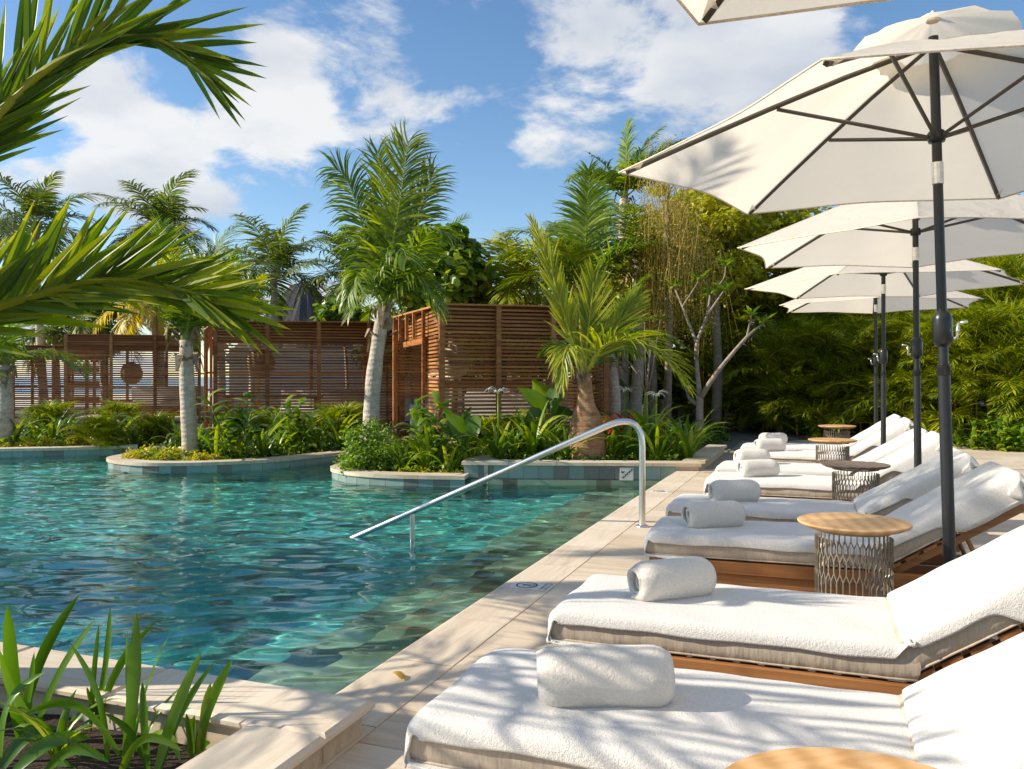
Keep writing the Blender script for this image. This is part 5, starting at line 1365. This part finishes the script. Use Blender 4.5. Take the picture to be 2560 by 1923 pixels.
# ---- areca palm clumps: four models, copied
def areca_model(seed, h=3.6, nst=9, L_=1.7):
    rr = np.random.RandomState(seed); st = MB(); cm = MB()
    for k in range(nst):
        a = rr.uniform(0,6.28); r = rr.uniform(0.05,0.38); x,y = r*cos(a),r*sin(a); hh = h*rr.uniform(0.30,0.66); lx,ly = cos(a)*hh*0.13,sin(a)*hh*0.13
        st.tube([(x,y,-.05),(x+lx*.4,y+ly*.4,hh*.5),(x+lx,y+ly,hh)],[0.022,0.019,0.014],6,tint=rr.uniform(0,1))
        for f in range(6):
            lowf = f >= 4
            q_ = rr.uniform(0.25,0.7) if lowf else 1.0
            az = a+rr.uniform(-1.5,1.5)+f*1.3; e0 = rr.uniform(58,86) if not lowf else rr.uniform(35,70); R = arc((x+lx*q_,y+ly*q_,hh*q_),az,L_*rr.uniform(.75,1.1)*(0.8 if lowf else 1),e0,e0-rr.uniform(60,115))
            frond_geom(cm,R,rr,30,0.50,0.028,(64,30),None,24,0.26,segs=3,tint=(0.05,0.95),rad=0.012,s0=0.2)
    ms = st.mesh('cane',True); ms.materials.append(M_CANE); mc = cm.mesh('crown'); mc.materials.append(M_ARECA); return ms,mc
AR = [areca_model(301,3.6,10),areca_model(302,3.0,9,1.5),areca_model(303,4.2,11,1.9),areca_model(304,0.55,9,1.2)]
def areca(x,t,k,s=1.0,z=GZ):
    o = thing('areca_palm','', 'palm', tuple(on_ground(x,t,z)), RND.uniform(0,6.28)); o.scale = (s,s,s)
    tag(link('cane',AR[k][0],o),kind='stuff'); link('crown',AR[k][1],o); return o
row = [areca(x,t,k,s) for (x,t,k,s) in [(1548,20.0,0,.95),(1585,19.6,1,.9),(1625,19.6,3,1.2),(1660,18.9,1,.85),(1700,18.6,0,.85),(1735,18.0,3,1.3),(1770,17.8,1,.9),(1810,17.4,0,.85),(1850,17.2,3,1.4),(1880,16.8,1,.95),(1925,16.5,0,.85),(1965,16.0,3,1.4),(2000,15.8,1,.9),(2045,15.4,0,.85),(2085,15.2,1,.9),(2125,14.9,0,.85),(2170,14.8,1,.95),(2210,14.6,0,.9)]]
label_row(row,'areca palm clump with yellow canes along the back of the deck, %s from the left','palm','areca palms behind the deck')
row = [areca(x,t,k,s) for (x,t,k,s) in [(1575,21.5,2,1.1),(1650,21.3,2,1.0),(1720,20.8,2,1.05),(1800,20.2,2,1.1),(1880,19.6,2,1.05),(1960,19.0,2,1.1),(2040,18.4,2,1.05),(2110,17.8,2,1.1),(2180,17.2,2,1.1)]]
label_row(row,'tall areca clump in the second line behind the deck, %s from the left','palm','second line of areca palms')
row = [areca(x,t,3,s,z) for (x,t,s,z) in [(205,15.6,.55,GZ),(330,16.5,.55,GZ),(520,16.0,.6,GZ),(600,16.3,.6,GZ),(690,15.8,.62,GZ),(1035,12.6,.55,0.0),(1115,12.9,.6,0.0),(745,16.4,.72,GZ),(100,18,.7,GZ),(260,18.5,.7,GZ)]]
label_row(row,'small feathery palm in front of the cabanas, %s from the left','palm','small palms under the cabanas')

def right_palm(label,x,t,y,seed,specs,L_=2.0):
    palm(label,on_ground(x,t),px3(x,y,t),(0.07,0.055),L_=L_,lf=0.62,wf=0.040,mat=M_FRONDG,seed=seed,nl=56,segs=4,fronds=specs,husk=False,tmat=M_CANE,name='young_palm')
right_palm('young palm with long arching fronds at the right edge of the picture',2215,15.6,780,71,[(im_az(175),60,-12,2.3),(im_az(160),78,20,2.2),(im_az(195),45,-30,2.0),(im_az(120),70,0,2.0),(im_az(230),60,-15,1.9),(im_az(20),70,0,2.0)])
right_palm('young palm with orange stalks right of the second parasol pole',2075,15.9,850,72,[(im_az(20),66,5,2.0),(im_az(60),78,25,2.1),(im_az(160),70,0,2.0),(im_az(200),55,-25,1.8),(im_az(-40),60,-10,1.8),(im_az(110),80,30,2.0)])
right_palm('slim young palm with a yellow trunk left of the farthest parasol',1690,18.4,850,73,[(im_az(30),72,10,1.9),(im_az(150),70,0,1.9),(im_az(90),80,35,2.0),(im_az(200),50,-30,1.7),(im_az(-30),58,-15,1.7)],1.9)
# ---- bed plants
def strap(m, base, az, L_, e0, e1, w, rr, tint=0.5, n=7, curl=0.0, tw=0.0):
    R = arc(base,az,L_,e0,e1,n,curl,1.5); V = []
    for i,p in enumerate(R):
        s = i/n; d = R[min(i+1,n)]-R[max(i-1,0)]; d = d/np.linalg.norm(d); a = az+curl*s
        sd_ = np.array([-sin(a),cos(a),0]); nr = np.cross(sd_,d); q = tw*s; sv = sd_*cos(q)+nr*sin(q)
        ww = w*0.5*float(np.interp(s,[0,0.15,0.6,0.85,1],[0.55,0.9,1.0,0.6,0.0])); V += [p-sv*ww, p-nr*ww*-0.35*-1, p+sv*ww]
    m.add(V,[f for i in range(n) for f in ((i*3,i*3+1,i*3+4,i*3+3),(i*3+1,i*3+2,i*3+5,i*3+4))],tint)
def lily_model(seed,nl=16,L_=0.62,w=0.045,mat=None):
    rr = np.random.RandomState(seed); m = MB()
    for k in range(nl):
        az = k*2.4+rr.uniform(-.3,.3); e0 = rr.uniform(55,88); strap(m,(rr.uniform(-.03,.03),rr.uniform(-.03,.03),0),az,L_*rr.uniform(.6,1.1),e0,e0-rr.uniform(30,115),w*rr.uniform(.7,1.1),rr,rr.uniform(.1,.95),tw=rr.uniform(-.5,.5))
    me = m.mesh('lily_leaves',True); me.materials.append(mat or M_LILY); return me
LIL = [lily_model(401),lily_model(402,14,0.55),lily_model(403,18,0.72,0.05),lily_model(404,12,0.5,0.04)]
def flower_mesh():
    rr = np.random.RandomState(5); st = MB(); st.tube([(0,0,0),(0.02,0,.4),(0.03,0.01,.72)],[0.012,0.010,0.008],6)
    pt = MB()
    for k in range(16):
        a = k*2.4; strap(pt,(0.03,0.01,.72),a,rr.uniform(.12,.2),rr.uniform(40,70),rr.uniform(-90,-60),0.012,rr,0.5,5)
    ms = st.mesh('flower_stalk',True); ms.materials.append(M_LILY); mp = pt.mesh('petals',True); mp.materials.append(M_FLOWER); return ms,mp
FLW = flower_mesh()
def lily(x,y_or_t,k,s=1.0,z=None,flower=False,t=None):
    if t is None: p = gp(x*1.1573,y_or_t*1.1573,z)
    else: p = on_ground(x,t,z)
    o = thing('strap_lily','','lily',tuple(p),RND.uniform(0,6.28)); s *= 1.2; o.scale = (s,s,s*RND.uniform(.9,1.15)); link('leaf_clump',LIL[k],o)
    if flower: link('flower_stalk',FLW[0],o); f = link('petals',FLW[1],o)
    return o
row = []
for i,x in enumerate([1075,1112,1150,1190,1222,1322,1352,1385,1420,1455,1490]): row.append(lily(x,0,i%4,0.95+0.25*RND.random(),0.04,i in (0,8),t=11.55+RND.uniform(-.1,.35)))
label_row(row,'green strap lily at the front of the tiled planter, %s from the left','lily','lilies along the front of the tiled planter')
row = [lily(x,0,i%4,1.0+0.35*RND.random(),0.04,i in (5,),t=t) for i,(x,t) in enumerate([(1095,12.3),(1135,12.5),(1180,12.3),(1225,12.4),(1310,12.4),(1345,12.6),(1400,12.3),(1440,12.6),(1475,12.8),(1495,13.2)])]
label_row(row,'strap lily in the back row of the tiled planter, %s from the left','lily','lilies at the back of the tiled planter')
row = [lily(x,0,i%4,0.9+0.3*RND.random(),GZ,False,t=t) for i,(x,t) in enumerate([(872,11.5),(895,11.8),(925,11.45),(950,11.7),(972,11.35),(1000,11.6),(1022,11.9),(985,12.1),(920,12.3),(870,12.4)])]
label_row(row,'strap lily on the nearer island, %s from the left','lily','lilies on the nearer island')
row = [lily(x,0,i%4,0.95+0.3*RND.random(),GZ,False,t=t) for i,(x,t) in enumerate([(470,13.3),(520,13.8),(565,13.6),(600,14.3),(640,14.6),(690,14.9),(730,15.1),(430,14.2),(500,14.6),(560,14.9),(610,15.2)])]
label_row(row,'strap lily on the middle island, %s from the left','lily','lilies on the middle island')
row = [lily(x,0,i%4,1.05+0.35*RND.random(),GZ,False,t=t) for i,(x,t) in enumerate([(30,15.7),(75,15.9),(110,16.2),(225,16.0),(260,16.4),(290,16.2),(320,16.6),(350,16.9),(140,16.9),(385,15.4)])]
label_row(row,'strap lily on the far left shore, %s from the left','lily','lilies on the far left shore')
# bushes of small leaves
def bush_model(seed,n,rx,rz_,size,mat,shape='lance',asp=0.5,cl=22):
    rr = np.random.RandomState(seed); m = MB(); c = unit(rr.normal(0,1,(cl,3)))*rr.uniform(.3,1,(cl,1)); c[:,2] = np.abs(c[:,2]); c = c*np.array([rx,rx,rz_])
    idx = rr.randint(cl,size=n); d = unit(rr.normal(0,1,(n,3))); C_ = c[idx]+d*rr.uniform(.2,1,(n,1))*rx*0.42; C_[:,2] = np.maximum(C_[:,2],0.01)
    leaves(m,C_,d*0.5+np.array([0,0,.6]),size,rr,asp,shape=shape,spread=0.6); me = m.mesh('foliage'); me.materials.append(mat); return me
B_FINE = bush_model(501,5200,0.36,0.62,0.045,M_FERN,'lance',0.6,34)
B_YEL = bush_model(502,900,0.34,0.22,0.085,M_YEL,'lance',0.45)
B_BRO = bush_model(503,700,0.38,0.34,0.12,M_BROAD,'lance',0.5)
B_GRN = bush_model(504,1100,0.34,0.30,0.07,M_FERN,'lance',0.5)
def bush(name,me,x,t,s,z=GZ,sz=1.0):
    o = thing(name,'','shrub',tuple(on_ground(x,t,z)),RND.uniform(0,6.28)); o.scale = (s,s,s*sz); link('foliage',me,o)
    st = MB().tube([(0,0,-.03),(0.02,0,.2)],[0.012,0.008],5); return o
o = bush('fine_leaved_shrub',B_FINE,792,11.75,1.25,-0.1,1.0); tag(o,'large bright green fine-leaved shrub on the rounded nose of the nearer island','shrub')
o = bush('fine_leaved_shrub',B_FINE,838,11.7,0.8,-0.1,0.9); tag(o,'smaller fine-leaved shrub just right of the large one','shrub')
row = [bush('yellow_shrub',B_YEL,x,t,s) for x,t,s in [(300,13.2,.75),(330,13.35,.85),(360,13.1,.8),(390,13.3,.9),(420,12.9,.7),(450,13.0,.6),(310,13.8,.7)]]
label_row(row,'low yellow-leaved shrub on the tip of the middle island, %s from the left','shrub','yellow shrubs on the middle island')
row = [bush('yellow_shrub',B_YEL,x,t,s) for x,t,s in [(45,15.5,.75),(80,15.6,.8),(115,15.75,.85),(150,15.9,.85),(180,16.05,.8),(215,16.2,.7),(15,15.4,.6)]]
label_row(row,'low yellow-leaved shrub along the far left shore, %s from the left','shrub','yellow shrubs on the far shore')
row = [bush('small_yellow_shrub',B_YEL,x,t,s) for x,t,s in [(862,11.35,.42),(890,11.3,.38),(925,11.25,.45),(955,11.2,.4),(985,11.2,.36)]]
label_row(row,'small variegated yellow plant behind the curb of the nearer island, %s from the left','shrub','small yellow plants on the nearer island')
row = [bush('leafy_shrub',B_BRO,x,t,s) for x,t,s in [(445,13.6,.9),(480,13.9,.8),(585,14.0,.7),(660,14.5,.9),(700,15.2,.8),(540,14.4,.7),(390,14.4,.9)]]
label_row(row,'broad-leaved green shrub on the middle island, %s from the left','shrub','green shrubs on the middle island')
row = [bush('leafy_shrub',B_BRO,x,t,s) for x,t,s in [(20,16.5,1.0),(60,16.8,1.0),(165,16.8,1.0),(205,16.6,.9),(240,17.2,1.0),(280,17.4,1.1),(330,17.6,1.1),(130,17.3,1.1)]]
label_row(row,'broad-leaved green shrub on the far left shore, %s from the left','shrub','green shrubs on the far shore')
row = [bush('leafy_shrub',B_BRO,x,t,s) for x,t,s in [(1535,15.2,.7),(1560,16.2,.6),(1545,17.5,.9),(1520,16.8,.9),(1480,14.2,.8),(1450,14.6,.9),(1400,14.4,.9),(1340,14.2,.9),(1560,19.0,.9)]]
label_row(row,'broad-leaved shrub behind the tiled planter, %s from the left','shrub','green shrubs behind the tiled planter')
row = [bush('leafy_shrub',B_BRO,x,t,s) for x,t,s in [(900,12.8,.8),(960,12.9,.8),(1010,12.7,.8),(860,13.2,.8),(930,13.5,.9)]]
label_row(row,'broad-leaved shrub at the foot of the nearest cabana, %s from the left','shrub','green shrubs under the nearest cabana')
# ginger-like plants with lance leaves on upright stems
def ginger_model(seed,nst=9,h=0.8,mat=None,ll=0.32,lw=0.08):
    rr = np.random.RandomState(seed); st = MB(); lv = MB()
    for k in range(nst):
        a = rr.uniform(0,6.28); r = rr.uniform(.02,.2); hh = h*rr.uniform(.6,1.1); tx,ty = cos(a)*.3*hh,sin(a)*.3*hh; x,y = r*cos(a),r*sin(a)
        st.tube([(x,y,0),(x+tx*.4,y+ty*.4,hh*.6),(x+tx,y+ty,hh)],[0.010,0.008,0.004],5)
        for j in range(8):
            s = .25+.75*j/7; p = (x+tx*s*s,y+ty*s*s,hh*s); strap(lv,p,a+(j%2)*pi+rr.uniform(-.6,.6),ll*rr.uniform(.8,1.1),rr.uniform(30,60),rr.uniform(-50,0),lw,rr,rr.uniform(.1,.95),5)
    a_,b_ = st.mesh('stems',True),lv.mesh('leaves',True); a_.materials.append(M_LILY); b_.materials.append(mat or M_LILY); return a_,b_
GIN = [ginger_model(601),ginger_model(602,10,0.7),ginger_model(603,7,1.1,M_BROAD,0.42,0.11),ginger_model(604,8,0.6,M_RED,0.34,0.07)]
def ginger(x,t,k,s=1.0,z=GZ):
    o = thing('ginger_plant','','plant',tuple(on_ground(x,t,z)),RND.uniform(0,6.28)); o.scale = (s,s,s); link('stems',GIN[k][0],o); link('leaves',GIN[k][1],o); return o
row = [ginger(x,t,k,s) for x,t,k,s in [(2075,14.7,0,.8),(2100,14.2,1,.85),(2130,14.4,0,.9),(2155,13.9,1,.85),(2180,14.2,0,.9),(2205,13.7,1,.95),(2120,15.2,0,1.0),(2165,15.0,1,1.0),(2200,14.9,0,1.0),(2235,14.0,0,1.0)]]
label_row(row,'leafy ginger plant at the right edge of the deck, %s from the left','plant','ginger plants at the right edge of the deck')
row = [ginger(x,t,k,s) for x,t,k,s in [(1575,21.0,1,.8),(1600,20.4,0,.8),(1630,19.6,1,.85),(1655,19.0,0,.8),(1685,18.5,1,.85),(1710,18.0,0,.8),(1735,17.8,1,.8),(1765,17.4,0,.85),(1800,17.2,1,.85),(1835,17.0,0,.9),(1870,17.0,1,.9),(1910,16.8,0,.9),(1950,16.6,1,.9),(1990,16.4,0,.95),(2030,16.0,1,.95),(2060,15.6,0,.95)]]
label_row(row,'ground ginger at the foot of the areca palms, %s from the left','plant','ginger plants under the areca palms')
o = ginger(925,11.5,2,.95); tag(o,'tall variegated ginger leaning right on the nearer island','plant')
o = ginger(505,13.1,2,.95); tag(o,'tall broad-leaved ginger beside the white-trunked palm','plant')
o = ginger(640,14.6,2,.85); tag(o,'broad-leaved ginger in front of the middle cabana','plant')
row = [ginger(x,t,3,s,0.04) for x,t,s in [(1330,13.4,.9),(1362,13.6,.8)]]
label_row(row,'red-leaved cordyline behind the bottle palm, %s from the left','plant','red-leaved plants behind the bottle palm')
# elephant ears
def ear_leaf(m, base, tip, wid, rr, tint, nrm):
    base = Vector(base); tip = Vector(tip); d = tip-base; L_ = d.length; d.normalize(); n = Vector(nrm); s = d.cross(n).normalized(); n = s.cross(d).normalized()
    prof = [(-0.16,0.30),(-0.08,0.72),(0.06,0.95),(0.25,1.0),(0.45,0.86),(0.65,0.60),(0.83,0.30),(1.0,0.0)]; V = []
    for i,(u,w) in enumerate(prof):
        c = base+d*u*L_+n*(-0.10*L_*max(0,u)**2)
        for k,q in enumerate((-1,-0.5,0,0.5,1)):
            wv = 0.018*sin(i*2.6+k*3+tint*9)*abs(q); V.append(c+s*q*w*wid*0.5+n*(0.10*wid*abs(q)+wv*wid*3))
    m.add(V,[(i*5+k,i*5+k+1,(i+1)*5+k+1,(i+1)*5+k) for i in range(len(prof)-1) for k in range(4)],tint)
def elephant_ear(label,x,t,z,specs,seed):
    b = on_ground(x,t,z); o = thing('elephant_ear',label,'plant',tuple(b)); rr = np.random.RandomState(seed)
    for (lx,ly,tx,ty,w,dt) in specs:
        lb = Vector(px3(lx,ly,t+dt))-b; lt = Vector(px3(tx,ty,t+dt-0.15))-b
        m = MB(); m.tube([(0,0,0),tuple(lb*0.5+Vector((0,0,.08))),tuple(lb)],[0.02,0.015,0.010],6); st = m.obj('stalk',M_LILY,o,smooth=True)
        m = MB(); ear_leaf(m,lb,lt,w,rr,rr.uniform(.2,.8),(ST*.7+CT*-.25,-CT*.7,0.6)); m.obj('leaf',M_BROAD,o,smooth=True)
elephant_ear('large elephant ear with upright leaves left of the bottle palm',1172,12.7,0.04,[(1172,880,1120,835,.34,0),(1180,870,1150,818,.36,.2),(1190,872,1225,800,.30,0),(1195,885,1215,860,.30,-.2),(1165,890,1135,905,.26,-.2),(1200,895,1240,890,.28,0)],1)
elephant_ear('smaller elephant ear with a drooping pale leaf on the nearer island',1000,11.7,-0.1,[(1000,935,960,885,.28,0),(1005,925,1015,880,.28,.1),(1020,905,1030,950,.24,-.1),(985,940,950,925,.24,0),(1010,935,1040,915,.22,.1)],2)
# ground cover so that no bare soil shows in the beds
def cover(name,label,poly,n,size,mat,z,hmax,seed):
    rr = np.random.RandomState(seed); xs = [p[0] for p in poly]; ys = [p[1] for p in poly]; pts = []
    def inside(x,y):
        c = False; j = len(poly)-1
        for i in range(len(poly)):
            if (poly[i][1] > y) != (poly[j][1] > y) and x < (poly[j][0]-poly[i][0])*(y-poly[i][1])/(poly[j][1]-poly[i][1])+poly[i][0]: c = not c
            j = i
        return c
    while len(pts) < n:
        x,y = rr.uniform(min(xs),max(xs)),rr.uniform(min(ys),max(ys))
        if inside(x,y): pts.append((x,y,z+rr.uniform(0,1)**1.5*hmax))
    m = MB(); leaves(m,np.array(pts),np.tile([0,0,1.0],(n,1)),size,rr,0.5,spread=0.7); o = m.obj(name,mat); tag(o,label,'ground cover',kind='stuff')
def inner(pts,off): 
    V = [Vector((x,y,0)) for x,y in pts]; out = []
    for i in range(len(V)): d = (V[min(i+1,len(V)-1)]-V[max(i-1,0)]).normalized(); v = V[i]+Vector((d.y,-d.x,0))*off; out.append((v.x,v.y))
    return out
cover('ground_cover','low green ground cover in the bed of the nearer island',inner(I1,.36)+[(-6.5,13.3),(-4.9,13.5)],5200,0.10,M_FERN,GZ,0.16,701)
cover('ground_cover','low green ground cover in the bed of the middle island',inner(I2,.36)+[(-12.2,14.5),(-7.4,14.5)],5200,0.11,M_BROAD,GZ,0.2,702)
cover('ground_cover','low green ground cover along the far left shore',inner(I3,.36)+[(-19,14),(-12.4,16)],5200,0.13,M_BROAD,GZ,0.22,703)
cover('ground_cover','low green ground cover in the soil of the tiled planter',[(-4.3,10.6),(-1.8,11.35),(-1.8,14.0),(-4.5,13.4)],3600,0.08,M_BROAD,0.045,0.13,704)
cover('ground_cover','dark leafy undergrowth between planter, cabana and path',[(-4.6,13.0),(-2.1,14.3),(-2.4,17.5),(-3.5,21),(-7,22),(-6.5,14)],6000,0.16,M_BROAD,GZ,0.35,705)
cover('ground_cover','leaf litter and low plants at the foot of the areca hedge',[(-3.2,22.6),(-1.3,20.8),(0.1,19.2),(2.5,18.3),(4.4,16.9),(4.4,13.6),(9,13),(9,26),(-3,27)],9000,0.17,M_ARECA,GZ,0.4,706)
cover('leaf_litter','dry brown leaf litter along the edge of the deck and path',[(-1.5,20.3),(0.0,18.7),(2.4,17.9),(4.3,16.5),(4.4,13.8),(4.9,13.8),(4.9,17.0),(2.7,18.6),(.3,19.6),(-1.2,21)],1800,0.10,M_DRY,-0.02,0.05,707)
# bird-of-paradise accents
def bract(x,y,t,label):
    b = px3(x,y,t); o = thing('orange_flower',label,'flower',(b.x,b.y,GZ)); h = b.z-GZ; m = MB().tube([(0,0,0),(0.02,0,h)],0.010,6); m.obj('stalk',M_LILY,o,smooth=True)
    m = MB(); rr = np.random.RandomState(int(x))
    for k in range(7): strap(m,(0.02,0,h-.02),k*.9,.16,rr.uniform(20,70),rr.uniform(0,30),.03,rr,rr.uniform(0,1),4)
    m.obj('petals',M_ORANGE,o)
bract(2172,905,14.6,'orange flower head above the ginger leaves at the right edge'); bract(2152,925,14.4,'lower orange flower near the deck at the right edge')

def fallen(px,py,z,label,seed):
    c = gp(px,py,z); rr = np.random.RandomState(seed); m = MB(); strap(m,(0,0,0.004),rr.uniform(0,6),0.09,25,-35,0.035,rr,rr.uniform(.1,.6),5); o = m.obj('fallen_leaf',M_DRY,None,smooth=True); o.location = (c.x,c.y,z); tag(o,label,'leaf','fallen leaves')
fallen(1828,1127,0.0,'dry fallen leaf on the deck beside the end of the tiled planter',1)
fallen(1010,1700,0.002,'dry fallen leaf on the coping beyond the near planter corner',2)
# ---- lilies in the near planter, leaf by leaf
def near_lilies():
    rr = np.random.RandomState(55)
    def zp(x,y): return (x/2.212, 1450+y/2.212)
    G = [('strap lily with broad upright leaves at the left edge of the near planter',[((120,900),(40,138),2.86,2.80,.046,.03),((115,700),(440,78),2.95,2.90,.036,.10),((185,860),(532,212),2.88,2.85,.038,.08),((0,800),(255,505),2.7,2.8,.03,.35),((262,505),(0,388),2.8,2.75,.028,.2),((150,900),(190,395),2.85,2.85,.030,.02)],0.5),
         ('strap lily with slender leaves behind the left clump of the near planter',[((500,840),(548,238),2.93,2.95,.018,.02),((525,800),(610,145),2.95,3.0,.026,-.05),((545,760),(858,236),2.96,2.95,.028,.12),((600,1040),(388,350),2.72,2.75,.020,-.15),((560,780),(480,590),2.95,2.9,.016,.1)],0.45),
         ('strap lily with the tallest straight leaf in the middle of the near planter',[((692,1045),(755,168),2.66,2.72,.040,-.03),((730,980),(948,282),2.72,2.78,.020,.10),((822,1060),(788,560),2.62,2.65,.030,.03),((810,1050),(580,740),2.64,2.62,.026,-.2),((735,940),(705,280),2.80,2.9,.018,.03)],0.5),
         ('strap lily with two wide leaning leaves near the planter corner',[((862,1065),(1116,395),2.62,2.68,.036,.05),((885,1050),(1192,445),2.66,2.75,.022,.10),((662,940),(1012,948),2.60,2.56,.026,.45),((840,860),(1000,1010),2.72,2.6,.024,.3),((770,1050),(1010,585),2.74,2.9,.014,.2)],0.6),
         ('rightmost strap lily in the near planter beside the stone corner',[((1085,965),(1288,432),2.74,2.76,.034,.08),((1105,960),(1165,565),2.74,2.76,.032,.02),((1060,980),(1030,738),2.72,2.72,.028,-.05),((1045,980),(1075,745),2.74,2.74,.022,.0),((1120,950),(1165,900),2.72,2.70,.02,.3)],0.65),
         ('strap lily with leaves lying low at the bottom left corner',[((660,965),(128,745),2.66,2.72,.032,-.35),((0,1050),(322,815),2.66,2.74,.046,.25),((250,1065),(605,1012),2.55,2.52,.034,.35),((80,1060),(505,875),2.6,2.68,.046,.25),((420,1060),(300,960),2.62,2.66,.03,.3)],0.5)]
    for lb,ls,tn in G:
        b0 = pd(*zp(*ls[0][0]),ls[0][2]); b0.z = -0.02; o = thing('near_strap_lily',lb,'lily',tuple(b0),0,'lilies in the near planter')
        for (b,e,t0,t1,w,bow) in ls:
            A = np.array(pd(*zp(*b),t0)); B = np.array(pd(*zp(*e),t1)); D = B-A; Ld = np.linalg.norm(D)
            if A[2] > 0.03 and B[2] > A[2]: A = A-np.array([0,0,1])*(A[2]+0.02)*0.9
            D = B-A; Ld = np.linalg.norm(D); n = 12; V = []; m = MB()
            side = np.array([CT,ST,0]); perp = np.cross(D/Ld,np.array([ST,-CT,0])); perp = perp/np.linalg.norm(perp)
            pts = [A+D*s - perp*bow*Ld*sin(pi*s)*0.5*(1.0) + np.array([0,0,abs(bow)*Ld*0.25*sin(pi*s)]) for s in np.linspace(0,1,n+1)]
            yaw = rr.uniform(-.6,.6); ph = rr.uniform(0,6)
            for i,p in enumerate(pts):
                s = i/n; d = pts[min(i+1,n)]-pts[max(i-1,0)]; d = d/np.linalg.norm(d); view = np.array([ST*1.0,-CT*1.0,0.25]); sv = np.cross(d,view); sv = sv/np.linalg.norm(sv); nr = np.cross(sv,d)
                q = yaw+0.5*s*sin(ph); sv2 = sv*cos(q)+nr*sin(q); n2 = -sv*sin(q)+nr*cos(q)
                ww = w*0.5*float(np.interp(s,[0,0.2,0.65,0.88,1],[0.6,0.9,1.0,0.62,0.0]))*(1+.06*sin(9*s+ph)); V += [p-sv2*ww,p-n2*ww*0.30,p+sv2*ww]
            m.add([tuple(Vector(v)-b0) for v in V],[f for i in range(n) for f in ((i*3,i*3+1,i*3+4,i*3+3),(i*3+1,i*3+2,i*3+5,i*3+4))],rr.uniform(tn-.35,tn+.2)); m.obj('leaf',M_LILYN,o,smooth=True)
M_LILYN = leaf_mat('near_strap_leaf', (0.016,0.050,0.005), (0.045,0.115,0.010), (0.14,0.21,0.022), 0.30, 0.30, None, 6.0)
near_lilies()
row = []
for i,(x,y) in enumerate([(-2.35,2.0),(-2.75,1.75),(-3.0,2.0),(-2.35,1.55),(-3.25,1.8),(-2.9,1.4)]):
    o = thing('low_lily','','lily',(x,y,-0.02),RND.uniform(0,6)); o.scale = (.5,.5,.5); link('leaf_clump',LIL[i%4],o); row.append(o)
label_row(row,'small strap lily low in the shade of the near planter, %s from the left','lily','small lilies in the near planter')
